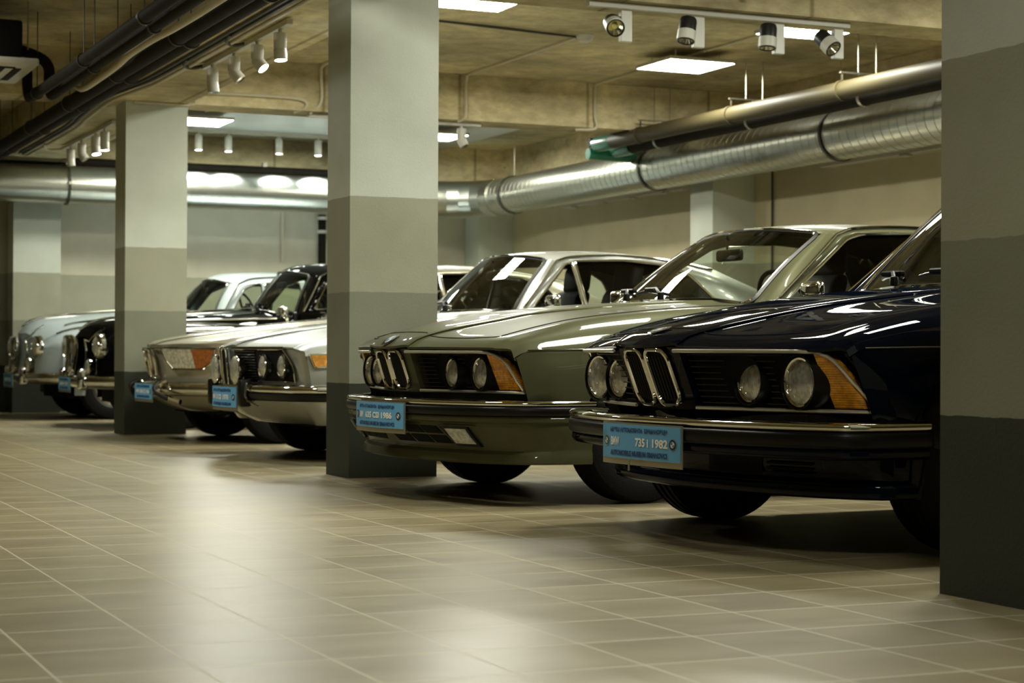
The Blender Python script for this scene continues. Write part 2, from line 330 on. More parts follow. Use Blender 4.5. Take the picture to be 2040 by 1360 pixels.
class CarBody:
    """sheet metal, glasshouse and cabin of one car; local x runs back from the front axle, y to the car's right, z up"""
    def __init__(s, root, sp):
        s.root = root; s.sp = sp
        s.nose = tab(sp['nose']); s.tv = [tab(t[0]) for t in sp['top']]; s.tz = [tab(t[1]) for t in sp['top']]
        s.vmax = sp['nose'][-1][0]; s.droop = sp.get('droop', (.03, .05)); s.sideoff = tab(sp['sideoff'])
        s.set = sp.get('set', .03); s.leanf = tab(sp['lean']); s.zbot = sp.get('zbot', .44)
        s.us = [k for k in range(0)]
    def cowl(s, v):
        a = min(abs(v)/s.sp['vc'], 1.25); return s.sp['uc0']+(s.sp['uc1']-s.sp['uc0'])*min(a, 1.0)**2
    def section(s, u, n=4):
        k = [(f(u), g(u), 0) for f, g in zip(s.tv, s.tz)]; return catmull(k, n)
    def topz(s, u, v):
        P = s.section(u, 4); v = abs(v)
        for a, b in zip(P, P[1:]):
            if a.x <= v <= b.x+1e-9: z = a.y+(b.y-a.y)*(v-a.x)/max(1e-6, b.x-a.x); break
        else: z = P[-1].y
        return z-s.dz(u, v)
    def dz(s, u, v):
        return s.droop[0]*math.exp(-max(0, u-s.nose(min(abs(v), s.vmax)))/s.droop[1])
    def zlip(s, v): v = min(abs(v), s.vmax); return s.topz(s.nose(v), v)
    def F(s, v, z, off=0.0):
        """point on the front face at width v, height z, off in front of it"""
        a = min(abs(v), s.vmax); e = max(0, min(1, (a-(s.vmax-.05))/.05))
        u = s.nose(a)+s.set*(1-e)+s.leanf(a)*max(0, s.zl0-z)+(abs(v)-a)*1.5
        return Vector((u-off, v, z))
    def SF(s, u, z, side=-1, off=0.0):
        ys = s.tv[-1](u); zs = s.tz[-1](u)
        return Vector((u, side*(ys+s.sideoff(max(0, zs-z))+off), z))
    def body(s, mat):
        sp = s.sp; wb, R, az = sp['wb'], sp.get('archR', .36), sp.get('az', .31); sill = sp.get('sill', .2)
        no = s.nose(s.vmax); co = s.cowl(9); s.zl0 = s.zlip(.3)
        U = [no+(co-no)*k/34 for k in range(35)]
        for c in (0, wb):
            U += [c+q*R*math.cos(math.radians(a)) for a in range(0, 91, 9) for q in (-1, 1)]+[c-R-.0008, c+R+.0008]
        tail = sp['tail']; U += [co+(tail-co)*k/46 for k in range(1, 47)]
        U = sorted(set(round(x, 5) for x in U)); U = [x for x in U if no-1e-6 <= x <= tail+1e-6]
        Uf = [x for x in U if x <= co+1e-6]
        if Uf[-1] < co-1e-6: Uf.append(co); U = sorted(U+[co])
        mb = MB(); tw = []
        for x in Uf:
            t = (x-no)/(co-no); row = []
            nom = s.section(x)
            # squeeze near the nose so that the outline follows the plan curve
            for p in nom:
                v = min(p.x, 9); a = min(v, s.vmax)
                un = s.nose(a); uu = un+t*(s.cowl(v)-un)
                q = s.section(uu)[len(row)]
                row.append((uu, q.x, q.y-s.dz(uu, q.x)))
            tw.append(row)
        last = [r[-1] for r in tw]
        for sg in (-1, 1): mb.grid([[(p[0], sg*p[1], p[2]) for p in r] for r in tw])
        # lip roll and front face
        r0 = tw[0]; rows = [r0]; vm = r0[-1][1]
        rows.append([(p[0]+.004, p[1]*.999, p[2]-.010) for p in r0])
        def fpt(p, z):
            e = max(0, min(1, (p[1]-(vm-.05))/.05)); a = min(p[1], s.vmax)
            return (p[0]+.004+(s.set)*(1-e)+s.leanf(a)*max(0, s.zl0-z), p[1]*(1 if e < 1 else .999), z)
        rows.append([fpt(p, p[2]-.014) for p in r0])
        for k in range(1, 13): rows.append([fpt(p, (p[2]-.014)+(s.zbot-(p[2]-.014))*k/12) for p in r0])
        for sg in (-1, 1): mb.grid([[(p[0], sg*p[1], p[2]) for p in r] for r in rows])
        # sides
        side = []; ns = 16; bf = sp.get('belt')
        for x in U:
            zs = s.tz[-1](x); ys = s.tv[-1](x)
            k = min(1, max(0, (x-no)/.02)); zt = zs-s.dz(x, ys)
            if x <= co+1e-6:
                r = tw[min(range(len(Uf)), key=lambda i: abs(Uf[i]-x))][-1]; zt = r[2]; ys = r[1]
            zb = sill
            for c in (0, wb):
                if abs(x-c) <= R: zb = max(zb, az+math.sqrt(max(0, R*R-(x-c)**2)))
            row = []
            for j in range(ns+1):
                t = j/ns; z = zt+(zb-zt)*t
                sh = (s.leanf(s.vmax)*max(0, min(s.zl0-z, s.zl0-s.zbot))+(-R-.045-no)*max(0, min(1, (.455-z)/.03)))*max(0, 1-(x-no)/.30)
                row.append((x+sh, ys+s.sideoff(zt-z)*min(1, .35+(x-no)/.25), z))
            side.append(row)
        for sg in (-1, 1): mb.grid([[(p[0], sg*p[1], p[2]) for p in r] for r in side])
        # wheel-arch return lips and wells
        for c in (0, wb):
            for sg in (-1, 1):
                rr = []
                for a in range(0, 181, 9):
                    x = c-R*math.cos(math.radians(a)); z = az+R*math.sin(math.radians(a))
                    if z < sill: continue
                    y = s.tv[-1](x)+s.sideoff(max(0, s.tz[-1](x)-z))
                    rr.append([(x, sg*(y+.002), z), (x, sg*(y-.03), z-.004), (x, sg*(y-.3), z-.004)])
                mb.grid(rr)
        # shoulders along the cabin, boot lid, tail
        co_i = [x for x in U if x >= co-1e-6]; ub = sp['ub1']; vb = sp['vb']
        sh = []
        for x in co_i:
            ys = s.tv[-1](x); zs = s.tz[-1](x)-s.dz(x, ys); z0 = sp['zb']
            k = tw[-1] if x < co+1e-6 else None
            yi = vb-.015
            sh.append([(x, yi, z0), (x, yi+.02, z0+.004), (x, vb+.03, z0-.004), (x, (vb+ys)/2+.015, (z0+zs)/2+.01), (x, ys, zs)])
        for sg in (-1, 1): mb.grid([[(p[0], sg*p[1], p[2]) for p in catm2(r)] for r in sh])
        tr = [x for x in U if x >= ub-.001]
        rows = []
        for x in tr:
            t = (x-tr[0])/(tail-tr[0]); uu0 = sp['ub0']; z0 = sp['zb']
            rows.append([(max(x, uu0-(uu0-tr[0])*(v/vb)**2) if k == 0 else x, v, z0+.03*(1-(v/vb)**2)-.03*t*t) for k, v in ((0, -vb+2*vb*i/12) for i in range(13))])
        mb.grid(rows)
        zt = s.tz[-1](tail)
        mb.grid([[(tail+.05*math.sin(PI*j/6), v, sp['zb']-.03+(sill-sp['zb']+.03)*j/6) for v in [-.8+1.6*i/8 for i in range(9)]] for j in range(7)])
        s.obj = mb.build('body', mat, s.root, ang=50)
        # underbody, dark wheel wells
        ub_ = MB(); h = .56
        ub_.box(-.42, -h, .21, tail-.1, h, .44); ub_.box(.38, -.76, sill-.01, wb-.38, .76, .3)
        ub_.box(no+.15, -.5, .26, -.40, .5, .6)
        ub_.build('underbody', M_['blackm'], s.root, smooth=False)
    # ---------------------------------------------------------------- glasshouse
    def W(s, t, q, off=0):
        sp = s.sp; vb_, vt = sp['vc'], sp['vh']; v0 = t*vb_; u0 = s.cowl(v0)+.005; z0 = min(s.topz(s.cowl(v0)-.01, v0), sp.get('zw', 9))-.004
        u1 = sp['uh0']+(sp['uh1']-sp['uh0'])*t*t; z1 = sp['zh0']+(sp['zh1']-sp['zh0'])*t*t
        b = math.sin(PI*q)*.018
        return Vector((u0+(u1-u0)*q-b*.6-off*.7, v0+(t*vt-v0)*q, z0+(z1-z0)*q+b*.8+off*.7))
    def R_(s, t, q, off=0):
        sp = s.sp; v0 = t*sp['vbl']; u0 = sp['ub0']+(sp['ub1']-sp['ub0'])*t*t; z0 = sp['zb']+.02*(1-t*t)
        u1 = sp['ur0']+(sp['ur1']-sp['ur0'])*t*t; z1 = sp['zr0']+(sp['zr1']-sp['zr0'])*t*t
        b = math.sin(PI*q)*.02
        return Vector((u0+(u1-u0)*q+b*.6+off*.7, v0+(t*sp['vr']-v0)*q, z0+(z1-z0)*q+b*.8+off*.7))
    def vside(s, z, off=0):
        sp = s.sp; h = (z-sp['zb'])/(sp['rail'][0][2]-sp['zb']); return sp['vb']-(sp['vb']-sp['vrail'])*(h*.9+h*h*.1)+off
    def glasshouse(s, mat, chrome=True, glassm=None, close=()):
        sp = s.sp; gm = M_['glass'] if glassm is None else glassm
        rail = catmull([(p[0], p[2], 0) for p in sp['rail']], 6)
        # roof
        n = 14; m = len(rail); rows = []
        for i, p in enumerate(rail):
            k = i/(m-1); row = []
            for j in range(2*n+1):
                t = (j-n)/n; vr = s.vside(p.y)+.002
                uf = sp['uh0']+(rail[0].x-sp['uh0'])*t*t; ur = sp['ur0']+(rail[-1].x-sp['ur0'])*t*t
                u = uf+(ur-uf)*((p.x-rail[0].x)/(rail[-1].x-rail[0].x))
                cr = sp['crown']*(1-abs(t)**2.6)
                if i == 0: cr = (sp['zh0']-rail[0].y)*(1-t*t)
                row.append((u, t*vr, p.y+cr))
            rows.append(row)
        mb = MB().grid(rows)
        s.roof = mb.build('roof', mat, s.root, ang=60)
        MB().grid([[(p[0], p[1]*.97, p[2]-.03) for p in r] for r in rows]).build('headlining', M_['head'], s.root)
        # windscreen
        g = [[s.W(-1+2*i/20, j/10) for i in range(21)] for j in range(11)]
        MB().grid(g).build('windscreen', gm, s.root)
        def frame(fn, name, r=.009, mt='chrome', o=.004, e=.985, c=.10):
            L = []
            for a0, (cx, cy) in ((0, (1, 1)), (90, (-1, 1)), (180, (-1, -1)), (270, (1, -1))):
                for k in range(7):
                    an = math.radians(a0+15*k); L.append((cx*(e-c*.8)+c*.8*math.cos(an), .5+cy*(.49-c)+c*math.sin(an)))
            D = []
            for (a, b), (c2, d) in zip(L, L[1:]+L[:1]):
                nn = 8 if abs(a-c2)+abs(b-d) > .2 else 1
                for k in range(nn): D.append((a+(c2-a)*k/nn, b+(d-b)*k/nn))
            return MB().tube([fn(a, b, o) for a, b in D], r, 6, closed=True).build(name, M_[mt], s.root)
        frame(s.W, 'windscreen_trim'); frame(lambda a, b, o: s.W(a, b, -.004), 'windscreen_seal', .016, 'rubber')
        # rear window
        MB().grid([[s.R_(-1+2*i/16, j/8) for i in range(17)] for j in range(9)]).build('rear_window', gm, s.root)
        frame(s.R_, 'rear_window_trim')
        # pillars between the glass and the side frames
        A0 = sp['Abase']; r0 = rail[0]
        for sg in (-1, 1):
            rows = []
            for i in range(13):
                q = i/12; a = s.W(sg, q); ex = A0[0]+(r0.x-A0[0])*q; ez = A0[1]+(r0.y-A0[1])*q
                b = Vector((ex, sg*s.vside(ez), ez)); mid = (a+b)/2+Vector((-.008, sg*.008, .006))
                rows.append(catm2([a, mid, b]))
            MB().grid(rows).build('windscreen_pillar', mat, s.root)
            rows = []; C0 = sp['Cbase']; r1 = rail[-1]
            for i in range(13):
                q = i/12; a = s.R_(sg, q); ex = C0[0]+(r1.x-C0[0])*q; ez = C0[1]+(r1.y-C0[1])*q
                b = Vector((ex, sg*s.vside(ez), ez)); rows.append(catm2([a, (a+b)/2+Vector((.01, sg*.01, .006)), b]))
            MB().grid(rows).build('rear_pillar', mat, s.root)
        top = [(p.x, p.y) for p in rail]; outer = [A0]+top+[sp['Cbase']]
        for sg, nm in ((-1, 'left'), (1, 'right')):
            MB().poly([outer]+sp['dlo'], lambda u, z: (u, sg*s.vside(z), z)).build('side_frame', mat, s.root, solid=.02, sub=0)
            for k, d in enumerate(sp['dlo']):
                if k not in sp.get('open', ()):
                    MB().poly([d], lambda u, z: (u, sg*(s.vside(z)-.006), z)).build('side_window', M_['sideglass'], s.root, smooth=False)
                L = catloop(d, 3)
                MB().tube([(u, sg*(s.vside(z)+.011), z) for u, z in L], .0075, 6, closed=True).build('window_trim', M_['chrome'], s.root)
            # rain gutter
            G = [(A0[0]+(top[0][0]-A0[0])*i/6, A0[1]+(top[0][1]-A0[1])*i/6) for i in range(6)]+top
            MB().tube([(u-.004, sg*(s.vside(z)+.012), z+.004) for u, z in G], .007, 6).build('rain_gutter', M_['chrome'], s.root)
    def cabin(s, seats=True, wheel_c=None, seatmat='seat', hr=True):
        sp = s.sp; c = sp['uc1']; zb = sp['zb']; vi = sp['vb']-.10
        d = MB(); d.rbox(c-.05, -vi, .55, c+.30, vi, zb-.06, .05, 3); d.rbox(c+.0, -.58, zb-.08, c+.22, -.14, zb+.01, .03, 3)
        d.build('dashboard', M_['blackp'], s.root)
        MB().box(c-.1, -vi-.06, .4, sp['ub1']+.1, vi+.06, .47).build('cabin_floor', M_['blackm'], s.root, smooth=False)
        for sg in (-1, 1): MB().box(c, sg*(vi-.02), .4, sp['ub1'], sg*(vi+.03), zb-.01).build('door_card', M_['seat'], s.root, smooth=False)
        MB().rbox(sp['ub1']-.25, -vi, .5, sp['ub0']+.02, vi, zb-.02, .03, 2).build('parcel_shelf', M_['seat'], s.root)
        # steering wheel
        wc = wheel_c or (c+.42, -.34, zb-.0)
        ax = Vector((.9, 0, .42)).normalized(); e1 = Vector((0, 1, 0)); e2 = ax.cross(e1)
        P = [Vector(wc)+e1*.19*math.cos(a*PI/18)+e2*.19*math.sin(a*PI/18) for a in range(36)]
        w = MB().tube(P, .012, 8, closed=True)
        for a in (0, PI, PI*1.5): w.tube([Vector(wc), Vector(wc)+e1*.19*math.cos(a)+e2*.19*math.sin(a)*1.0], .011, 6)
        w.lathe([(.0, .03), (.05, .025), (.055, 0), (.03, -.03), (.03, -.25)], wc, ax, 16).build('steering_wheel', M_['blackp'], s.root)
        for v in (-.36, .36):
            u = sp['useat']; st = MB(); st.rbox(u-.45, v-.24, .45, u+.05, v+.24, .62, .05, 3)
            for k in range(1):
                bm = MB().rbox(-.055, -.23, 0, .055, .23, .56, .05, 3)
                st.add([(u+.05+x+z*.32, v+y*(1-z*.25), .56+z) for x, y, z in bm.v], bm.f)
            so = st.build('seat', M_[seatmat], s.root)
            if hr:
                hb = MB().rbox(-.05, -.14, 0, .05, .14, .20, .045, 4)
                MB().add([(u+.245+x+z*.15, v+y, 1.10+z) for x, y, z in hb.v], hb.f).tube([(u+.235, v-.05, 1.02), (u+.25, v-.05, 1.13)], .006).tube([(u+.235, v+.05, 1.02), (u+.25, v+.05, 1.13)], .006).build('headrest', M_[seatmat], so)
        rb = MB().rbox(sp['urear'], -.62, .5, sp['urear']+.14, .62, .97, .05, 3)
        for v in (-.33, .33): rb.rbox(sp['urear']+.05, v-.12, .95, sp['urear']+.13, v+.12, 1.09, .035, 3)
        rb.build('rear_seat', M_[seatmat], s.root)
        # rear view mirror
        p = s.W(0, .80, -.05); mm = MB(); mm.rbox(p.x-.0, -.11, p.z-.06, p.x+.03, .11, p.z+.0, .015, 3); mm.tube([p, (p.x-.0, 0, p.z+.07)], .006)
        mm.build('rear_view_mirror', M_['blackp'], s.root)
    def wiper(s, v0, v1, q=.08, h=.02):
        P = [s.W(v0+(v1-v0)*k/8, .03+q*math.sin(PI*k/8*.5), .030+.016*math.sin(PI*k/8)) for k in range(9)]
        w = MB().tube(P, .009, 6)
        a = P[0]+Vector((-.05, 0, -.005))
        mid = (P[2]+P[5])/2+Vector((0, 0, .012)); w.tube([a, (a+mid)/2+Vector((-.005, 0, .02)), mid], [.010, .008, .006], 6)
        w.rbox(mid.x-.016, mid.y-.06, mid.z-.010, mid.x+.016, mid.y+.06, mid.z+.012, .006, 1)
        w.lathe([(.0, .02), (.016, .016), (.018, 0), (.018, -.02)], a, (0, 0, 1), 12)
        return w.build('wiper', M_['blackp'], s.root)
    def wheels(s, tr, r=.315, w=.2, rimr=.19, hub='alloy', rt=None):
        for c in (0, s.sp['wb']):
            for sg in (-1, 1):
                t = MB(); y = sg*tr/2; T = rimr+.012; h = w/2
                prof = [(T, -h*.78), (T+.02, -h*.92), (r*.86, -h), (r*.955, -h*.93), (r*.99, -h*.8)]
                g = .006
                for k in (-.5, -.17, .17, .5):
                    prof += [(r, h*(k-.10)*1.2), (r-g*1.5, h*(k-.06)*1.2), (r-g*1.5, h*(k+.06)*1.2), (r, h*(k+.10)*1.2)]
                prof += [(r*.99, h*.8), (r*.955, h*.93), (r*.86, h), (T+.02, h*.92), (T, h*.78)]
                t.lathe(prof, (c, y, r), (0, sg, 0), 56)
                to = t.build('wheel', M_['tyre'], s.root, ang=28)
                q = MB(); q.lathe([(T, h*.80), (T+.004, h*.72), (rimr-.012, h*.62), (rimr-.02, -h*.7), (T, -h*.8)], (c, y, r), (0, sg, 0), 40)
                q.lathe([(rimr-.015, h*.35), (rimr*.78, h*.55), (rimr*.45, h*.5), (rimr*.3, h*.62), (.0, h*.66)], (c, y, r), (0, sg, 0), 40)
                if hub == 'alloy':
                    for k in range(10):
                        a = 2*PI*k/10; d = Vector((math.cos(a), 0, math.sin(a)))
                        q.tube([Vector((c, y+sg*h*.62, r))+d*.06, Vector((c, y+sg*h*.66, r))+d*(rimr-.02)], [.016, .011], 6)
                q.build('rim', M_['rim'], to)
                MB().lathe([(0, -h*.2), (.125, -h*.2), (.125, -h*.35), (0, -h*.35)], (c, y, r), (0, sg, 0), 24).build('brake_disc', M_['pipe'], to)

def catm2(r): return catmull([Vector(p) for p in r], 3)
def catloop(d, n):
    """closed polyline, corners slightly rounded, edges subdivided"""
    out = []; m = len(d)
    for i in range(m):
        a, b, c = Vector((*d[i-1], 0)), Vector((*d[i], 0)), Vector((*d[(i+1) % m], 0))
        r = min(.03, (a-b).length*.4, (c-b).length*.4)
        p = b+(a-b).normalized()*r; q = b+(c-b).normalized()*r
        for k in range(4):
            t = k/3; x = p*(1-t)**2+b*2*t*(1-t)+q*t*t; out.append((x.x, x.y))
    return out

def lamp(cb, v, z, r, name='headlight', depth=.05, bez=.028, lens='lens', off=.0, dom=.016, rimm='chrome', parent=None, bezel=True, bezout=None):
    """round lamp facing straight ahead: lens, chrome ring, dark bowl round it"""
    p = cb.F(v, z, off); c = p
    root = MB().lathe([(r*(1-(k/8)**1.0)+1e-4 if k < 8 else 1e-5, dom*(1-((1-k/8))**2)) for k in range(9)], c, (-1, 0, 0), 36).build(name, M_[lens], parent or cb.root)
    MB().lathe([(r+.006, -.01), (r+.006, .004), (r+.003, .007), (r-.003, .005), (r-.004, -.002)], c, (-1, 0, 0), 36).build('chrome_ring', M_[rimm], root)
    if bezel:
        MB().lathe([(r+.006, .0), (r+.012, -.006), (r+.012, -.012-depth), ], c, (-1, 0, 0), 36).build('lamp_bowl', M_['blackp'], root)
    if bezout:
        MB().lathe([(r+.008, -.006), (r+.010, bezout*.8), (r+.014, bezout*.8), (r+.015, -.02)], c, (-1, 0, 0), 36).build('lamp_shroud', M_['blackp'], root)
    return root

def patch(fn, lf, rf, z0, z1, n=14, m=10, thick=.006):
    """closed slab over the front face between v=lf(z) and v=rf(z)"""
    a = []; b = []
    for i in range(m+1):
        z = z0+(z1-z0)*i/m; l, r = lf(z), rf(z)
        a.append([fn(l+(r-l)*j/n, z, 0) for j in range(n+1)]); b.append([fn(l+(r-l)*j/n, z, -thick) for j in range(n+1)])
    mb = MB().grid(a).grid(b)
    for e in (0, -1):
        mb.grid([a[e], b[e]]); mb.grid([[r[e] for r in a], [r[e] for r in b]])
    return mb

def sweep(path, prof, closed=True, keep=False):
    """path: plan points (u, v) in order; prof: (out, z) pairs"""
    P = [Vector(p).to_3d() if len(p) == 2 else Vector(p) for p in path]; rows = []
    for i, p in enumerate(P):
        a = P[max(0, i-1)]; b = P[min(len(P)-1, i+1)]; t = (b-a).normalized(); n = Vector((-t.y, t.x, 0))
        if i == 0: s0 = None
        g = min(1.0, .2+abs(n.x)*1.1) if keep else 1.0
        rows.append([(p.x+n.x*(o*g if o < 0 else o), p.y+n.y*(o*g if o < 0 else o), z) for o, z in (prof+[prof[0]] if closed else prof)])
    mb = MB().grid(rows)
    k = len(prof)
    mb.add([r for r in rows[0][:k]], [tuple(range(k))]); mb.add([r for r in rows[-1][:k]], [tuple(range(k))])
    return mb

def textmesh(txt, mapf, w, h, name, mat, parent, bold=.0, cx=0, cy=0):
    """lettering of width w and height h, centred at (cx, cy) of the map"""
    cu = bpy.data.curves.new('lettering', 'FONT'); cu.body = txt; cu.size = 1; cu.offset = bold; cu.resolution_u = 3; cu.fill_mode = 'FRONT'
    ob = bpy.data.objects.new('lettering_source', cu); col.objects.link(ob)
    bpy.context.view_layer.update()
    me = bpy.data.meshes.new_from_object(ob.evaluated_get(bpy.context.evaluated_depsgraph_get()))
    xs = [v.co.x for v in me.vertices]; ys = [v.co.y for v in me.vertices]
    x0, x1, y0, y1 = min(xs), max(xs), min(ys), max(ys)
    mb = MB(); mb.add([mapf(cx-w/2+w*(v.co.x-x0)/(x1-x0), cy-h/2+h*(v.co.y-y0)/(y1-y0)) for v in me.vertices], [tuple(p.vertices) for p in me.polygons])
    bpy.data.objects.remove(ob); bpy.data.curves.remove(cu); bpy.data.meshes.remove(me)
    return mb.build(name, mat, parent, smooth=False)

def roundel(mapf, cx, cy, r, parent, name='emblem', sx=1.0):
    """ringed emblem with four quarters, mapf(x, y, lift)"""
    def disc(r0, r1, a0, a1, lift, n=24):
        k = max(3, int(n*(a1-a0)/(2*PI))); v = []; f = []
        for i in range(k+1):
            a = a0+(a1-a0)*i/k
            v += [mapf(cx+r0*math.cos(a)*sx, cy+r0*math.sin(a), lift), mapf(cx+r1*math.cos(a)*sx, cy+r1*math.sin(a), lift)]
        for i in range(k): f.append((2*i, 2*i+1, 2*i+3, 2*i+2))
        return v, f
    o = MB().add(*disc(0, r, 0, 2*PI, 0)).build(name, M_['logok'], parent, smooth=False)
    q = o if parent is not None and parent.parent is None and parent.type == 'EMPTY' else parent
    MB().add(*disc(r*.96, r*1.05, 0, 2*PI, .0006)).build('silver_ring', M_['chrome'], q, smooth=False)
    m = MB(); m.add(*disc(0, r*.58, PI/2, PI, .0008)); m.add(*disc(0, r*.58, 1.5*PI, 2*PI, .0008)); m.build('blue_quarters', M_['logob'], q, smooth=False)
    m = MB(); m.add(*disc(0, r*.58, 0, PI/2, .0008)); m.add(*disc(0, r*.58, PI, 1.5*PI, .0008))
    m.add(*disc(r*.56, r*.62, 0, 2*PI, .0010)); m.build('white_quarters', M_['logow'], q, smooth=False)
    return o

def plate(cb, planf, vc, z0, z1, w, texts, tilt=0.0, logos=True, lift=.0):
    """blue museum plate bent along planf(v), in a metal frame"""
    def mp(x, y, l=0.0): v = vc-x; return (planf(v)-.004-l-lift+tilt*(y), v, y)
    def slab(x0, x1, y0, y1, l, n=16):
        a = [[mp(x0+(x1-x0)*i/n, y0, l), mp(x0+(x1-x0)*i/n, y1, l)] for i in range(n+1)]
        b = [[mp(x0+(x1-x0)*i/n, y0, l-.004), mp(x0+(x1-x0)*i/n, y1, l-.004)] for i in range(n+1)]
        m = MB().grid(a).grid(b); m.grid([a[0], b[0]]); m.grid([a[-1], b[-1]])
        m.grid([[r[0] for r in a], [r[0] for r in b]]); m.grid([[r[1] for r in a], [r[1] for r in b]]); return m
    h = z1-z0
    o = slab(-w/2, w/2, z0, z1, .004).build('number_plate', M_['plate'], cb.root)
    slab(-w/2-.008, w/2+.008, z0-.022, z1+.006, 0).build('plate_frame', M_['frame'], o)
    T = lambda x, y: mp(x, y, .0056)
    top, mid, bot = texts
    textmesh(top, T, w*.74, h*.16, 'top_lettering', M_['txtb'], o, .05, 0, z1-h*.17)
    textmesh(bot, T, w*.74, h*.16, 'bottom_lettering', M_['txtb'], o, .05, 0, z0+h*.16)
    for t, cx, ww in mid: textmesh(t, T, w*ww, h*.26, 'white_lettering', M_['txtw'], o, .04, cx*w, z0+h*.50)
    if logos:
        for x in (-w*.43, w*.43): roundel(lambda a, b, l: mp(a, b, .0052+l), x, z0+h*.5, h*.15, o)
    return o
TOP = 'МУЗЕЈ АУТОМОБИЛА  ШИМАНОВЦИ'; BOT = 'AUTOMOBILE MUSEUM SIMANOVCI'
R_ = math.radians
def hoodtop(H, vs_front, vs_rear, seamz, linez, u0, ln=.2):
    """knots of the bonnet section: centre, raised middle, edge of it, shut line, fender top, shoulder, side line"""
    def z(f): return [(u, f(u)) for u, _ in H]
    h = tab(H); sm = tab(seamz); ln_ = tab(linez)
    us = [u for u, _ in H]
    return [([(u0, 0), (1, 0)], z(lambda u: h(u)+.012)),
            ([(u0, vs_front-.05), (.75, vs_rear-.06)], z(lambda u: h(u)+.009)),
            ([(u0, vs_front), (.75, vs_rear)], z(lambda u: h(u)+.002)),
            ([(u0, vs_front+.03), (.75, vs_rear+.05)], z(lambda u: (h(u)*.85+sm(u)*.15)-.004)),
            ([(u0, .655), (0, .685), (1, .70)], z(lambda u: sm(u))),
            ([(u0, .735), (0, .755), (1, .765)], z(lambda u: sm(u)-.012)),
            ([(u0, .785), (0, .81), (1, .82)], z(lambda u: (sm(u)+ln_(u))/2+.006)),
            ([(u0, .80), (-.3, .84), (0, .85), (3, .85), (4.2, .80)], [(u, ln_(u)) for u in us]+[(2.0, ln_(us[-1])+.01), (4.2, ln_(us[-1])-.02)])]

def mirrored(path): return [(u, -v) for u, v in path[::-1]]+path[1:]
def seam(cb, pts, name='panel_gap', r=.0022):
    MB().tube(pts, r, 4).build(name, M_['blackm'], cb.root)

def shark_front(cb, P):
    """blacked-out grille with four lamps, twin kidneys, amber corners and bright surround"""
    F = cb.F; zt, zb_ = P['zt'], P['zb']
    DE = lambda v: 1-max(0, min(1, (abs(v)-(cb.vmax-.05))/.05))
    for sg in (-1, 1):
        D = P['deep']
        f = lambda v, z, o: F(v*1.0, z, .004+o)
        base = patch(f, lambda z: sg*P['vk'], lambda z: sg*tab(P['inner'])(z), zb_, zt, 20, 8, .004)
        g = base.build('grille', M_['blackm'], cb.root)
        for k in range(9):
            z = zb_+.016+k*(zt-zb_-.03)/8
            vv = [P['vk']+.01+(tab(P['inner'])(z)-P['vk']-.02)*i/16 for i in range(17)]
            seg = []; runs = []
            for v in [P['vk']+.01+(tab(P['inner'])(z)-P['vk']-.02)*i/60 for i in range(61)]+[9]:
                if v > 8 or any((v-l[0])**2+(z-P['zlamp'])**2 < (l[1]+P['bez'])**2 for l in P['lamps']):
                    if len(seg) > 2: MB().tube([F(sg*q, z, .012+D*.5) for q in seg], .0055, 6, flat=.55).build('slat', M_['slat'], g)
                    seg = []
                else: seg.append(v)
        # amber corner
        inn, out = tab(P['inner']), tab(P['outer'])
        a = patch(lambda v, z, o: F(v, z, .012+D*DE(v)+o), lambda z: sg*(inn(z)+.004), lambda z: sg*(out(z)-.008), zb_+.008, zt-.010, 8, 10, .04)
        a.build('turn_signal', M_['amber'], cb.root)
        # bright surround
        L = [F(sg*v, zt-.001, .036+D) for v in [P['vk']+(P['vc0']-P['vk'])*i/14 for i in range(15)]]
        oc = [F(sg*out(z), z, .014+D*DE(out(z))) for z in [zt-.003-(zt-zb_+.001)*i/14 for i in range(15)]]
        L += [F(sg*(P['vc0']+.6*(out(zt-.003)-P['vc0'])), zt-.002, .030+D*DE(out(zt-.003)))]+oc
        L += [F(sg*v, zb_-.003, .016+D*DE(v)) for v in [out(zb_)-.004-(out(zb_)-.004-P['vk'])*i/14 for i in range(1, 15)]]
        MB().tube(L, .0068, 6).build('bright_surround', M_['bright'], cb.root)
        for v, r, o, bo in P['lamps']: lamp(cb, sg*v, P['zlamp'], r, off=o, bez=P['bez'], depth=.05, bezout=bo)
    # kidney block
    ko = P['ko']+P['deep']
    sb = patch(lambda v, z, o: F(v, z, ko+o), lambda z: -P['vk']+.01*(zt-z), lambda z: P['vk'], zb_-.012, zt+.012, 10, 8, .10)
    kb = sb.build('kidney_surround', P['paint'], cb.root)
    w0, w1, k0, k1 = P['kw'][0], P['kw'][1], zb_+.004, zt+.004
    for sg in (-1, 1):
        r = .045; L = []
        for (cx, cz, a0) in ((w1-r, k1-r, 0), (w0+r*.8, k1-r, 90), (w0+r*.8, k0+r, 180), (w1-r, k0+r, 270)):
            for k in range(7):
                a = R_(a0+15*k); L.append((cx+r*(.8 if 90 <= a0 <= 180 else 1)*math.cos(a), cz+r*math.sin(a)))
        fr = MB().tube([F(sg*v, z, ko+.010) for v, z in L], .0085, 8, closed=True).build('kidney_frame', M_['chrome'], kb)
        MB().poly([L], lambda v, z: F(sg*v, z, ko+.004)).build('kidney_opening', M_['blackm'], kb, smooth=False)
        m = MB()
        for k in range(1, 7):
            v = w0+(w1-w0)*k/7
            m.tube([F(sg*v, k0+.022+(k1-k0-.044)*i/5, ko+.006) for i in range(6)], .0042, 4)
        m.build('kidney_slats', M_['blackp'], kb)
    # emblem on the nose
    ue = P['emb']
    def em(x, y, l=0):
        u = ue-y; z = cb.topz(u, x)+.006+l; return (u, -x, z)
    roundel(em, 0, 0, .041, cb.root)

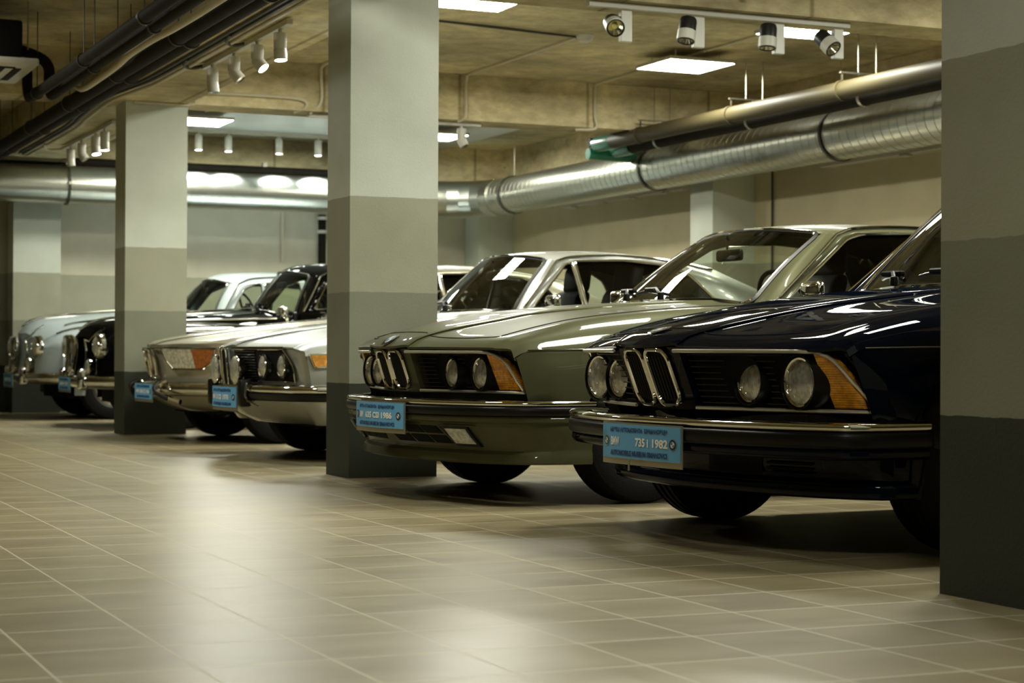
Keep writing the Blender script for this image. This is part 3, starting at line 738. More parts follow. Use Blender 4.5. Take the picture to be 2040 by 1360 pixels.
def side_mirror(cb, u, v, z, sg=-1, m='chrome'):
    mb = MB(); mb.rbox(u-.03, v-.075, z-.045, u+.03, v+.075, z+.05, .028, 4); mb.tube([(u, v-sg*.07, z-.03), (u, v-sg*.12, z-.06)], .014, 8)
    mb.build('door_mirror', M_[m], cb.root)

# ---- midnight blue saloon
def car_blue():
    root = empty('car', (3.985, 6.03, 0), R_(4.8), 'midnight blue four-lamp saloon with black front apron, nearest the right-hand pillar', 'car')
    H = [(-.87, .724), (-.8, .745), (-.71, .765), (-.57, .795), (-.48, .814), (-.25, .856), (0, .890), (.25, .917), (.5, .935), (.75, .95)]
    top = hoodtop(H, .20, .46, [(-.87, .70), (-.67, .728), (-.55, .756), (-.45, .785), (-.23, .830), (-.08, .853), (.25, .885), (.6, .91), (1.2, .925)],
                  [(-.87, .69), (-.6, .698), (-.22, .744), (.5, .80), (1.0, .82)], -.87)
    sp = dict(nose=[(0, -.868), (.14, -.858), (.42, -.785), (.64, -.705), (.72, -.66), (.78, -.605), (.80, -.578)], top=top, droop=(.028, .035),
              sideoff=[(0, 0), (.03, .012), (.08, .028), (.15, .038), (.3, .035), (.45, .02), (.7, -.03)], lean=[(0, .40), (.5, .42), (.8, .38)], set=.079, wb=2.795,
              tail=4.02, archR=.375, uc0=.50, uc1=.62, vc=.63, zb=.935, vb=.765, vrail=.60, uh0=1.0, uh1=1.09, zh0=1.395, zh1=1.355, vh=.53, crown=.035,
              rail=[(1.15, 0, 1.345), (1.3, 0, 1.385), (1.9, 0, 1.40), (2.45, 0, 1.38), (2.75, 0, 1.33)], Abase=(.70, .94), Cbase=(3.3, .94), ub0=3.4, ub1=3.28, vbl=.64, ur0=2.82, ur1=2.75,
              vr=.53, zr0=1.365, zr1=1.33, dlo=[[(.80, .945), (1.21, 1.325), (1.32, 1.355), (1.83, 1.37), (1.83, .945)], [(1.90, .945), (1.90, 1.37), (2.45, 1.35), (2.62, 1.29), (2.95, 1.0), (2.9, .945)]],
              useat=1.55, urear=2.45, zbot=.44)
    c = CarBody(root, sp); c.body(M_['paint23']); c.glasshouse(M_['paint23']); c.cabin(); c.wheels(1.51, .315, .205, .185)
    shark_front(c, dict(zt=.690, zb=.494, vk=.195, vout=.80, vc0=.68, inner=[(.49, .722), (.69, .706)], outer=[(.49, .832), (.56, .812), (.62, .788), (.665, .755), (.685, .722), (.69, .705)],
                        deep=.045, lamps=[(.42, .068, .018, .022), (.64, .079, .055, .016)], zlamp=.586, bez=.022, ko=.012, kw=(.012, .136), paint=M_['paint23'], emb=-.775))
    # bonnet shut lines
    S_ = lambda u, v: (u, v, c.topz(u, v)+.0006)
    fr = [S_(-.735+.20*((abs(v)-.2)/.46)**2 if abs(v) > .2 else -.735, v) for v in [-.66+1.32*i/40 for i in range(41)]]
    seam(c, fr)
    for sg in (-1, 1): seam(c, [S_(-.535+1.1*i/24, sg*(.66+.03*i/24)) for i in range(25)])
    pl = [(-.30, .885), (-.45, .885), (-.60, .86), (-.668, .78), (-.735, .64), (-.792, .42), (-.828, .20), (-.834, 0)]
    path = catm2([(u, v, 0) for u, v in mirrored(pl[::-1])])
    b = sweep([(p.x, p.y) for p in path], [(-.05, .452), (-.012, .459), (.012, .456), (.020, .449), (.020, .436), (.014, .430), (.0, .426), (-.03, .426)]).build('bumper', M_['chrome'], root, ang=60)
    sweep([(p.x, p.y) for p in path], [(.0, .428), (.018, .425), (.022, .415), (.022, .385), (.016, .374), (0, .370), (-.03, .37), (-.03, .428)]).build('rubber_strip', M_['blackp'], b, ang=60)
    sweep([(p.x, p.y) for p in path], [(-.01, .371), (.008, .368), (.010, .350), (.0, .336), (-.04, .334), (-.04, .371)]).build('lower_blade', M_['paint23'], b, ang=60)
    for sg in (-1, 1):
        MB().rbox(-.30, sg*.90-.014, .368, -.24, sg*.90+.014, .455, .012, 2).build('bumper_end_cap', M_['blackp'], b)
    ap = [(-.29, .83), (-.42, .80), (-.52, .68), (-.585, .52), (-.63, .3), (-.66, 0)]
    ap = [(p.x, p.y) for p in catm2([(u, v, 0) for u, v in mirrored(ap[::-1])])]
    sweep(ap, [(0, .42), (0, .30), (-.012, .262), (.012, .250), (.018, .238), (.014, .205), (.0, .198), (-.10, .20), (-.10, .42)], keep=True).build('front_apron', M_['paint23'], root, ang=45)
    pf = tab([(v, u) for u, v in ap if v >= 0][::1]) if False else tab(sorted({round(v, 4): u for u, v in ap if v >= 0}.items()))
    AP = lambda v, z, o=0: Vector((pf(abs(v))-.002-o, v, z))
    for sg in (-1, 1):
        a = patch(lambda v, z, o: AP(v, z, .002+o), lambda z: sg*.14, lambda z: sg*.40, .268, .335, 8, 4, .003).build('air_intake', M_['blackm'], root)
        m = MB()
        for k in range(22):
            v = .15+.0115*k
            m.tube([AP(sg*v, .27, .004), AP(sg*min(.39, v+.045), .33, .004)], .0012, 4); m.tube([AP(sg*v, .33, .004), AP(sg*min(.39, v+.045), .27, .004)], .0012, 4)
        m.build('intake_mesh', M_['pipe'], a)
        for z in (.275, .293, .311, .329): MB().tube([AP(sg*(.43+.03*i), z, .006) for i in range(7)], .0045, 6).build('apron_slat', M_['paint23'], root)
    bp = tab(sorted({round(v, 4): u for u, v in [(p.x, p.y) for p in path] if v >= 0 and u < -.65}.items()))
    plate(c, lambda v: bp(abs(v)), 0.0, .302, .424, .505, (TOP, [('BMW', -.30, .12), ('735 i', .06, .17), ('1982', .285, .18)], BOT), lift=.026)
    MB().tube([(-.89, .02, .300), (-.89, .02, .262)], .004).tube([(-.885, .35, .452), (-.89, .30, .459), (-.88, .26, .456)], .004).build('plate_bracket', M_['steel'], root)
    c.wiper(.30, .58, .02); c.wiper(-.25, .15, .02)
    # side rub line
    MB().tube([c.SF(-.52+1.0*i/14, .700+.02*i/14, -1, .004) for i in range(15)], .0028, 6).build('side_trim', M_['chrome'], root)
    return root

# ---- grey-green coupe
def car_green():
    root = empty('car', (3.93, 8.36, 0), R_(4.8), 'grey-green metallic coupe with amber corner lamps and a deep front spoiler', 'car')
    H = [(-.94, .718), (-.85, .748), (-.71, .784), (-.46, .832), (-.32, .860), (-.03, .891), (.26, .914), (.57, .930), (.75, .935)]
    top = hoodtop(H, .205, .46, [(-.94, .695), (-.79, .722), (-.70, .744), (-.53, .785), (-.27, .836), (.13, .878), (.47, .903), (1.2, .915)],
                  [(-.94, .675), (-.73, .682), (-.32, .713), (.3, .77), (1.0, .81)], -.94)
    sp = dict(nose=[(0, -.932), (.13, -.925), (.4, -.858), (.6, -.79), (.70, -.748), (.77, -.71), (.795, -.685)], top=top, droop=(.028, .035),
              sideoff=[(0, 0), (.03, .008), (.08, .020), (.15, .026), (.3, .022), (.45, .005), (.7, -.04)], lean=[(0, .32), (.5, .38), (.8, .30)], set=.079, wb=2.626, tail=3.85, archR=.365,
              uc0=.56, uc1=.71, vc=.630, zb=.918, vb=.745, vrail=.575, uh0=1.09, uh1=1.205, zh0=1.318, zh1=1.280, vh=.54, crown=.036,
              rail=[(1.26, 0, 1.268), (1.40, 0, 1.305), (1.75, 0, 1.322), (2.1, 0, 1.303), (2.38, 0, 1.255)], Abase=(.755, .92), Cbase=(3.02, .92), ub0=3.1, ub1=3.0, vbl=.62, ur0=2.48, ur1=2.40, vr=.50, zr0=1.285, zr1=1.255,
              dlo=[[(.815, .925), (1.315, 1.25), (1.42, 1.277), (1.75, 1.293), (2.08, 1.272), (2.25, 1.215), (2.42, 1.02), (2.40, .925)]],
              useat=1.68, urear=2.30, zbot=.44)
    c = CarBody(root, sp); c.body(M_['paint24']); c.glasshouse(M_['paint24']); c.cabin(); c.wheels(1.43, .312, .205, .19)
    shark_front(c, dict(zt=.682, zb=.508, vk=.195, vout=.795, vc0=.64, inner=[(.50, .672), (.69, .655)], outer=[(.50, .808), (.56, .793), (.61, .768), (.65, .728), (.672, .69), (.682, .655)],
                        deep=.045, lamps=[(.40, .060, .028, .020), (.585, .066, .045, .018)], zlamp=.587, bez=.028, ko=.012, kw=(.012, .132), paint=M_['paint24'], emb=-.895))
    S_ = lambda u, v: (u, v, c.topz(u, v)+.0006)
    seam(c, [S_(-.80+.13*((abs(v)-.2)/.46)**2 if abs(v) > .2 else -.80, v) for v in [-.66+1.32*i/40 for i in range(41)]])
    for sg in (-1, 1): seam(c, [S_(-.66+1.28*i/26, sg*(.66+.03*i/26)) for i in range(27)], r=.003)
    pl = [(-.30, .862), (-.47, .862), (-.62, .83), (-.735, .755), (-.81, .65), (-.870, .48), (-.918, .25), (-.940, .1), (-.944, 0)]
    path = [(p.x, p.y) for p in catm2([(u, v, 0) for u, v in mirrored(pl[::-1])])]
    b = sweep(path, [(-.06, .468), (-.02, .472), (.010, .468), (.018, .461), (.018, .450), (.010, .445), (-.03, .445)]).build('bumper', M_['chrome'], root, ang=60)
    sweep(path, [(-.02, .446), (.014, .444), (.020, .436), (.020, .410), (.012, .402), (-.03, .400)]).build('rubber_strip', M_['blackp'], b, ang=60)
    sweep(path, [(-.02, .401), (.006, .399), (.010, .392), (.008, .376), (-.01, .368), (-.012, .352), (-.05, .30), (-.085, .256), (-.088, .246), (-.070, .232), (-.062, .196), (-.075, .188), (-.13, .19), (-.13, .401)], keep=True).build('front_spoiler', M_['paint24'], root, ang=24)
    for sg in (-1, 1): MB().rbox(-.30, sg*.875-.012, .40, -.25, sg*.875+.012, .468, .010, 2).build('bumper_end_cap', M_['blackp'], b)
    bp = tab(sorted({round(v, 4): u for u, v in path if v >= 0 and u < -.72}.items()))
    pr = tab([(.19, .070), (.245, .088), (.256, .085), (.30, .05), (.352, .012), (.4, -.006)])
    SP = lambda v, z, o=0: Vector((bp(abs(v))+pr(z)-o, v, z))
    for sg in (-1, 1):
        for z0, z1 in ((.272, .306), (.316, .350)):
            for (a, b_) in ((.02, .16), (.175, .30), (.315, .43)):
                sh = lambda z: (.352-z)*.55
                patch(lambda v, z, o: SP(v, z, .003+o), lambda z: sg*(a+sh(z)), lambda z: sg*(b_+sh(z)), z0, z1, 4, 3, .003).build('air_slot', M_['blackm'], root)
        f = patch(lambda v, z, o: SP(v, z, .012+o), lambda z: sg*(.490+.1*(.345-z)), lambda z: sg*(.630+.08*(.345-z)), .262, .352, 5, 4, .012).build('fog_light', M_['blackp'], root)
        patch(lambda v, z, o: SP(v, z, .020+o)+Vector((-.05*(.345-z)*0, 0, 0)), lambda z: sg*(.506+.1*(.345-z)), lambda z: sg*(.616+.08*(.345-z)), .275, .342, 5, 4, .012).build('fog_lens', M_['foglens'], f)
        MB().tube([SP(sg*(.455+.55*(.352-z)*1.0), z, .006) for z in (.258, .30, .352)]+[SP(sg*(.455+.03*i), .356, .006) for i in range(1, 8)], .004, 5).build('spoiler_moulding', M_['paint24'], root)
    plate(c, lambda v: bp(abs(v)), 0.0, .330, .446, .52, (TOP, [('BMW', -.30, .10), ('635 CSI 1986', .07, .52)], BOT), lift=.026)
    c.wiper(.30, .60, .03); c.wiper(-.22, .28, .03)
    side_mirror(c, .90, -.86, .975); side_mirror(c, .90, .86, .975, 1)
    MB().tube([c.SF(-.62+1.2*i/16, .690+.022*i/16, -1, .004) for i in range(17)], .003, 6).build('side_trim', M_['chrome'], root)
    # red pinstripe along the far bonnet edge
    MB().tube([(-.46+.36*i/10, .50+.02*i/10, c.topz(-.46+.36*i/10, .50+.02*i/10)+.004) for i in range(11)], .004, 4).build('red_pinstripe', M_['red'], root)
    return root

def coupe_spec(nose, H, seamz, linez, u0, **kw):
    top = hoodtop(H, .10, .50, seamz, linez, u0)
    sp = dict(nose=nose, top=top, droop=(.02, .03), sideoff=[(0, 0), (.03, .010), (.08, .022), (.15, .028), (.3, .02), (.45, .0), (.7, -.06)], lean=[(0, .12), (.8, .15)], set=.006, wb=2.625, tail=3.80, archR=.36,
              uc0=.66, uc1=.845, vc=.655, zb=.955, vb=.74, vrail=.55, uh0=1.08, uh1=1.175, zh0=1.335, zh1=1.290, vh=.52, crown=.050,
              rail=[(1.22, 0, 1.280), (1.36, 0, 1.312), (1.72, 0, 1.328), (2.1, 0, 1.303), (2.42, 0, 1.25)], Abase=(.88, .958), Cbase=(3.1, .96), ub0=3.18, ub1=3.05, vbl=.60, ur0=2.52, ur1=2.45, vr=.48, zr0=1.285, zr1=1.25,
              dlo=[[(.95, .965), (1.28, 1.262), (1.33, 1.275), (1.33, .965)], [(1.355, .965), (1.355, 1.285), (1.74, 1.300), (2.08, 1.272), (2.22, 1.21), (2.42, .98), (2.40, .965)]],
              useat=1.62, urear=2.25, zbot=.46, sill=.2)
    sp.update(kw); return sp

# ---- silver coupe with twin fog lamps
def car_silver():
    root = empty('car', (4.02, 11.70, 0), R_(3), 'silver coupe with two round fog lamps above the bumper, behind the middle pillar', 'car')
    sp = coupe_spec([(0, -.868), (.06, -.86), (.13, -.835), (.42, -.765), (.6, -.70), (.70, -.672), (.76, -.662), (.79, -.645), (.80, -.625)],
                    [(-.87, .715), (-.75, .748), (-.5, .80), (-.2, .845), (.1, .88), (.5, .925), (.95, .955)],
                    [(-.87, .70), (-.6, .735), (-.4, .78), (0, .84), (.5, .90), (1.2, .93)], [(-.87, .66), (-.5, .675), (0, .74), (1.0, .82)], -.87, open=(0,))
    c = CarBody(root, sp); c.body(M_['paint9']); c.glasshouse(M_['paint9']); c.cabin(); c.wheels(1.43, .315, .195, .185)
    F = c.F
    for sg in (-1, 1):
        inn = lambda z: sg*.135; out = tab([(.49, .700), (.56, .700), (.62, .672), (.66, .640), (.69, .615)])
        g = patch(lambda v, z, o: F(v, z, .008+o), inn, lambda z: sg*out(z), .498, .688, 18, 10, .006).build('grille', M_['blackm'], root)
        for k in range(11):
            z = .508+.017*k; MB().tube([F(sg*(.145+.21*i/8), z, .014) for i in range(9)], .0042, 5).build('slat', M_['slat'], g)
        L = [F(sg*(.132+(out(z)-.132)*1), z, .012) for z in (.495, .53, .56, .59, .62, .645, .665, .682)]+[F(sg*(.615-.483*i/10), .691, .012) for i in range(11)]+[F(sg*.133, .691-.2*i/5, .012) for i in range(1, 6)]+[F(sg*(.133+.56*i/10), .494, .012) for i in range(1, 10)]
        MB().tube(L, .0055, 6, closed=True).build('bright_surround', M_['chrome'], root)
        for v in (.425, .592): lamp(c, sg*v, .590, .066, off=.018, bez=.02, depth=.02, lens='lens2')
        a = MB(); A = []
        for i in range(9):
            u = -.605+.22*i/8; A.append([c.SF(u+(.03*(.65-z)/.075), z, sg, .012) for z in (.66, .64, .62, .60, .585)])
        B = [[(p.x, p.y-sg*.014, p.z) for p in r] for r in A]
        a.grid(A).grid(B); a.grid([A[0], B[0]]); a.grid([A[-1], B[-1]]); a.grid([[r[0] for r in A], [r[0] for r in B]]); a.grid([[r[-1] for r in A], [r[-1] for r in B]])
        t = a.build('turn_signal', M_['amber'], root)
        MB().tube([r[0] for r in A]+list(A[-1][1:])+[r[-1] for r in A[::-1]][1:]+list(A[0][::-1][1:]), .006, 6, closed=True).build('bright_rim', M_['chrome'], t)
    kb = patch(lambda v, z, o: F(v, z, .012+o), lambda z: -.062, lambda z: .062, .455, .700, 4, 6, .012).build('kidney_surround', M_['paint9'], root)
    for sg in (-1, 1):
        L = [(sg*(.032+.026*math.cos(a)), (.675 if math.sin(a) > 0 else .49)+.022*math.sin(a)) for a in [2*PI*k/20 for k in range(20)]]
        MB().tube([F(v, z, .024) for v, z in L], .006, 6, closed=True).build('kidney_frame', M_['chrome'], kb)
        MB().poly([L], lambda v, z: F(v, z, .020)).build('kidney_opening', M_['blackm'], kb, smooth=False)
    MB().tube([F(-.62+1.24*i/30, .703, .006) for i in range(31)], .006, 6).build('bonnet_edge_trim', M_['chrome'], root)
    pl = [(-.28, .872), (-.46, .872), (-.61, .83), (-.70, .71), (-.765, .48), (-.82, .25), (-.85, 0)]
    path = [(p.x, p.y) for p in catm2([(u, v, 0) for u, v in mirrored(pl[::-1])])]
    b = sweep(path, [(-.06, .470), (-.02, .478), (.01, .474), (.024, .460), (.026, .440), (.020, .425), (-.02, .42)]).build('bumper', M_['chrome'], root, ang=70)
    sweep(path, [(-.02, .424), (.024, .421), (.022, .395), (.012, .382), (-.02, .38)]).build('rubber_strip', M_['blackp'], b)
    sweep(path, [(-.02, .383), (-.005, .376), (-.03, .350), (-.12, .285), (-.22, .235), (-.26, .23), (-.26, .383)], keep=True).build('front_apron', M_['paint9'], root, ang=50)
    bp = tab(sorted({round(v, 4): u for u, v in path if v >= 0 and u < -.6}.items()))
    for sg in (-1, 1):
        u = bp(.30); MB().rbox(u-.060, sg*.30-.036, .335, u+.02, sg*.30+.036, .505, .018, 2).build('overrider', M_['blackp'], b)
        MB().tube([(bp(.34)-.032, sg*.34, .485), (bp(.335)-.036, sg*.335, .40), (bp(.36)-.03, sg*.36, .37), (bp(.44)-.02, sg*.47, .34)], [.008, .008, .010, .004], 6).build('overrider_trim', M_['chrome'], b)
        p = Vector((bp(.2)-.035, sg*.20, .565))
        f = MB().lathe([(.0, .014), (.045, .012), (.078, .004), (.086, -.002)], p, (-1, 0, 0), 32).build('fog_light', M_['lens2'], root)
        MB().lathe([(.086, .002), (.092, .0), (.090, -.02), (.06, -.06), (.0, -.075)], p, (-1, 0, 0), 32).tube([p+Vector((.03, 0, -.05)), p+Vector((.04, 0, -.1))], .008).build('lamp_shell', M_['chrome'], f)
    plate(c, lambda v: bp(abs(v)), 0.02, .328, .455, .50, ('МУЗЕЈ АУТОМОБИЛА', [('BMW 3.0 CS  1970', -.06, .72)], 'AUTOMOBILE MUSEUM'), lift=.03, logos=True)
    c.wiper(.25, .55, .03); c.wiper(-.2, .25, .03)
    side_mirror(c, 1.05, -.83, 1.0); side_mirror(c, 1.05, .83, 1.0, 1)
    return root

# ---- champagne coupe with glass-covered lamps
def car_champagne():
    root = empty('car', (4.03, 14.13, 0), R_(3), 'champagne silver coupe with glass-covered lamp units behind the second pillar', 'car')
    sp = coupe_spec([(0, -.80), (.1, -.795), (.3, -.757), (.5, -.675), (.65, -.575), (.74, -.475), (.78, -.40)],
                    [(-.80, .735), (-.6, .775), (-.3, .82), (0, .86), (.5, .915), (.95, .955)],
                    [(-.80, .725), (-.6, .745), (-.4, .78), (0, .84), (.5, .90), (1.2, .93)], [(-.80, .70), (-.4, .70), (0, .74), (1.0, .82)], -.80, lean=[(0, .22), (.5, .28), (.8, .25)], set=.004, zbot=.42)
    c = CarBody(root, sp); c.body(M_['paint20']); c.glasshouse(M_['paint20']); c.cabin(); c.wheels(1.40, .31, .18, .18)
    F = c.F
    def trapz(sg, vi, vo, zb_, zt, r):
        L = [(vi, zt), (vi+.01, zt)]
        L = [(vi, zt)]+[(vo, zt)]
        for k in range(7): a = PI/2*k/6; L.append((vo-.03-r+r*math.cos(-a), zb_+r-r*math.sin(a)))
        for k in range(7): a = PI/2*k/6; L.append((vi+.06+r-r*math.sin(a), zb_+r-r*math.cos(a)))
        return [(sg*v, z) for v, z in L]
    for sg in (-1, 1):
        L = trapz(sg, .24, .72, .545, .690, .05)
        zi = tab([(.545, .335), (.60, .285), (.69, .245)]); zo = tab([(.545, .60), (.58, .665), (.62, .695), (.69, .715)])
        g = patch(lambda v, z, o: F(v, z, .012+o), lambda z: sg*zi(z), lambda z: sg*.555, .548, .688, 10, 8, .012).build('headlight', M_['lens2'], root)
        patch(lambda v, z, o: F(v, z, .012+o), lambda z: sg*.557, lambda z: sg*zo(z), .548, .688, 8, 8, .012).build('turn_signal', M_['amberd'], root)
        E_ = [F(sg*zi(.69-.145*i/8), .69-.145*i/8, .014) for i in range(9)]+[F(sg*(.335+.265*i/6), .545, .014) for i in range(1, 7)]+[F(sg*zo(.545+.145*i/8), .545+.145*i/8, .014) for i in range(1, 9)]
        MB().tube(E_, .008, 6).build('bright_rim', M_['chrome'], g)
        K = [(sg*v, z) for v, z in [(.035, .68), (.075, .685), (.105, .665), (.115, .60), (.10, .52), (.075, .475), (.05, .465), (.03, .50), (.025, .60)]]
        KK = [(p.x, p.y) for p in catmull([(a, b, 0) for a, b in K+[K[0]]], 3)][:-1]
        k = MB().tube([F(v, z, .022) for v, z in KK], .009, 6, closed=True).build('kidney_frame', M_['chrome'], root)
        MB().poly([KK], lambda v, z: F(v, z, .012)).build('kidney_opening', M_['chromed'], k, smooth=False)
    MB().tube([F(-.72+1.44*i/30, .700, .010) for i in range(31)], .008, 6).build('bonnet_edge_trim', M_['chrome'], root)
    pl = [(-.20, .865), (-.38, .85), (-.52, .74), (-.64, .56), (-.72, .38), (-.76, .2), (-.77, 0)]
    path = [(p.x, p.y) for p in catm2([(u, v, 0) for u, v in mirrored(pl[::-1])])]
    b = sweep(path, [(-.06, .440), (-.02, .450), (.01, .444), (.03, .42), (.034, .395), (.024, .365), (.0, .355), (-.04, .35)]).build('bumper', M_['chrome'], root, ang=80)
    MB().tube([(u-.0, v, .352) for u, v in path], .007, 6).build('bumper_edge', M_['chromed'], b)
    sweep(path, [(-.02, .36), (-.03, .34), (-.12, .28), (-.22, .235), (-.28, .23), (-.28, .36)], keep=True).build('front_apron', M_['paint20'], root, ang=50)
    bp = tab(sorted({round(v, 4): u for u, v in path if v >= 0 and u < -.45}.items()))
    for sg in (-1, 1):
        P = [(bp(.32)-.02, .32, .455), (bp(.32)-.07, .33, .43), (bp(.32)-.085, .335, .40), (bp(.34)-.07, .35, .365), (bp(.42)-.045, .42, .33), (bp(.5)-.03, .50, .305)]
        MB().tube(catm2([(a, sg*b_, z) for a, b_, z in P]), .022, 8, flat=.8).build('overrider', M_['chrome'], b)
        P2 = [(a-.022, b_-.004, z) for a, b_, z in P]
        MB().tube(catm2([(a, sg*(b_-.008), z) for a, b_, z in P2[:5]]), .019, 8).build('overrider_pad', M_['rubber'], b)
    plate(c, lambda v: -.815, 0.02, .318, .432, .46, ('МУЗЕЈ АУТОМОБИЛА', [('BMW 2000 CS 1966', -.04, .8)], 'AUTOMOBILE MUSEUM'), lift=.01)
    side_mirror(c, .55, -.80, 1.0); side_mirror(c, .55, .80, 1.0, 1)
    return root

# ---- rounded saloons of the fifties
def fifties(root, paint, mirror=False, plate_txt=None, dz=0.0):
    H = [(u, z+dz) for u, z in [(-.82, .86), (-.74, .905), (-.6, .935), (-.3, .965), (.1, 1.0), (.5, 1.025), (1.0, 1.05)]]
    h = tab(H); us = [u for u, _ in H]
    fz = tab([(-.82, .72), (-.70, .80), (-.55, .86), (-.3, .905), (0, .925), (.5, .92), (1.0, .93), (1.3, .95)])
    va = tab([(-.82, .42), (-.6, .50), (.2, .60), (1.0, .68)])
    U2 = [-.82, -.7, -.55, -.3, 0, .3, .6, 1.0, 1.3]
    def zz(f): return [(u, f(u)) for u in U2]
    top = [([(-.82, 0), (1, 0)], zz(lambda u: h(u)+.015)), ([(-.82, .06), (1, .2)], zz(lambda u: h(u)+.004)), ([(-.82, .14), (-.3, .24), (1, .42)], zz(lambda u: h(u)-.035)),
           ([(-.82, .24), (-.3, .36), (1, .56)], zz(lambda u: h(u)-.085-.06*max(0, -u))), ([(-.82, .40), (-.3, .48), (1, .64)], zz(lambda u: min(h(u)-.10, fz(u)-.03-.05*max(0, -u)))),
           ([(-.82, .50), (0, .60), (1, .72)], zz(lambda u: fz(u)-.012)), ([(-.82, .60), (0, .70), (1, .77)], zz(lambda u: fz(u)-.02)),
           ([(-.82, .68), (-.6, .77), (-.3, .81), (0, .82), (3, .82), (4.2, .75)], zz(lambda u: fz(u)-.09)+[(3.0, .85), (4.2, .78)])]
    sp = dict(nose=[(0, -.80), (.1, -.785), (.2, -.74), (.32, -.68), (.42, -.70), (.55, -.73), (.65, -.70), (.74, -.60), (.77, -.52)], top=top, droop=(.09, .10),
              sideoff=[(0, 0), (.04, .022), (.1, .045), (.25, .05), (.4, .035), (.7, -.02)], lean=[(0, -.08), (.5, -.05), (.8, .0)], set=.0, wb=2.835, tail=3.85, archR=.36, az=.33, sill=.24,
              uc0=.85, uc1=1.05, vc=.56, zb=1.03, vb=.70, vrail=.54, uh0=1.14, uh1=1.26, zh0=1.425, zh1=1.375, vh=.44, crown=.07,
              rail=[(1.32, 0, 1.365), (1.5, 0, 1.425), (1.95, 0, 1.445), (2.45, 0, 1.40), (2.85, 0, 1.28)], Abase=(1.10, 1.035), Cbase=(3.3, 1.035), ub0=3.4, ub1=3.2, vbl=.52, ur0=2.95, ur1=2.88, vr=.42, zr0=1.30, zr1=1.26,
              dlo=[[(1.20, 1.06), (1.37, 1.31), (1.50, 1.365), (1.56, 1.375), (1.56, 1.06)], [(1.60, 1.06), (1.60, 1.378), (1.98, 1.392), (1.98, 1.06)], [(2.08, 1.06), (2.08, 1.388), (2.4, 1.362), (2.6, 1.27), (2.72, 1.10), (2.68, 1.06)]],
              useat=1.9, urear=2.6, zbot=.40)
    c = CarBody(root, sp); c.body(paint); c.glasshouse(paint); c.cabin(hr=False, wheel_c=(1.5, -.34, 1.10)); c.wheels(1.33, .335, .165, .21, hub='plain')
    F = c.F
    for sg in (-1, 1):
        K = [(.018, .79), (.06, .80), (.105, .77), (.12, .65), (.095, .50), (.04, .445), (.014, .50), (.014, .68)]
        KK = [(sg*p.x, p.y) for p in catmull([(a, b, 0) for a, b in K+[K[0]]], 3)][:-1]
        k = MB().tube([F(v, z, .045) for v, z in KK], .019, 6, closed=True).build('kidney_frame', M_['chrome'], root)
        MB().poly([KK], lambda v, z: F(v, z, .016)).build('kidney_opening', M_['chromed'], k, smooth=False)
        MB().tube([F(sg*(.20+.03*math.sin(PI*i/8)), .44+.33*i/8, .02) for i in range(9)]+[(u, sg*.21, c.topz(u, .21)+.006) for u in (-.72, -.66, -.58)], .011, 6).build('grille_side_strip', M_['chrome'], root)
        p = F(.60*sg, .715, .03)
        l = MB().lathe([(.0, .03), (.05, .024), (.085, .006), (.09, 0)], p, (-1, 0, 0), 32).build('headlight', M_['lens2'], root)
        MB().lathe([(.09, .008), (.10, .006), (.108, -.01), (.108, -.06)], p, (-1, 0, 0), 32).build('chrome_ring', M_['chrome'], l)
        q = F(.40*sg, .54, .07)
        f = MB().lathe([(.0, .02), (.045, .015), (.062, 0)], q, (-1, 0, 0), 28).build('fog_light', M_['lens2'], root)
        MB().lathe([(.062, .004), (.07, 0), (.066, -.03), (.03, -.08), (0, -.09)], q, (-1, 0, 0), 28).build('lamp_shell', M_['chrome'], f)
        # chrome strip along the fender crown and bonnet side
        MB().tube([(u, sg*.62, c.topz(u, .62)+.012) for u in [-.55+1.5*i/20 for i in range(21)]], .010, 6).build('fender_trim', M_['chrome'], root)
        MB().tube([c.SF(-.3+1.6*i/20, .86-.0*i, sg, .006) for i in range(21)], .010, 6).build('side_trim', M_['chrome'], root)
        MB().tube([(u, sg*(.30+.2*max(0, (u+.3))), c.topz(u, .30+.2*max(0, u+.3))+.010) for u in [-.4+1.3*i/16 for i in range(17)]], .009, 6).build('bonnet_side_trim', M_['chrome'], root)
    MB().tube([(u, 0, c.topz(u, 0)+.012) for u in [-.76+1.6*i/20 for i in range(21)]], .011, 6).build('bonnet_spear', M_['chrome'], root)
    pl = [(-.30, .86), (-.48, .83), (-.62, .72), (-.72, .5), (-.79, .25), (-.81, 0)]
    path = [(p.x, p.y) for p in catm2([(u, v, 0) for u, v in mirrored(pl[::-1])])]
    b = sweep(path, [(-.05, .455), (-.02, .468), (.02, .462), (.05, .44), (.058, .41), (.045, .375), (.01, .352), (-.04, .345)]).build('bumper', M_['chrome'], root, ang=80)
    bp = tab(sorted({round(v, 4): u for u, v in path if v >= 0 and u < -.5}.items()))
    for sg in (-1, 1): MB().rbox(bp(.36)-.09, sg*.36-.035, .33, bp(.36)+.0, sg*.36+.035, .52, .03, 4).build('overrider', M_['chrome'], b)
    plate(c, lambda v: -.875, 0.0, .33, .44, .44, ('МУЗЕЈ АУТОМОБИЛА', [(plate_txt, 0, .72)], 'AUTOMOBILE MUSEUM'), lift=.01, logos=False)
    c.wiper(.1, .4, .04); c.wiper(-.4, -.1, .04)
    if mirror:
        for sg in (-1, 1):
            y = sg*.66; z = c.topz(-.05, .66)
            m = MB(); m.tube(catm2([(-.20, y, z-.01), (-.16, y, z+.07), (-.06, y, z+.115)]), .007, 6); m.lathe([(0, .02), (.04, .016), (.055, 0), (.05, -.01), (0, -.012)], (-.05, y, z+.115), (-1, 0, 0), 20).build('fender_mirror', M_['chrome'], root)
    return c
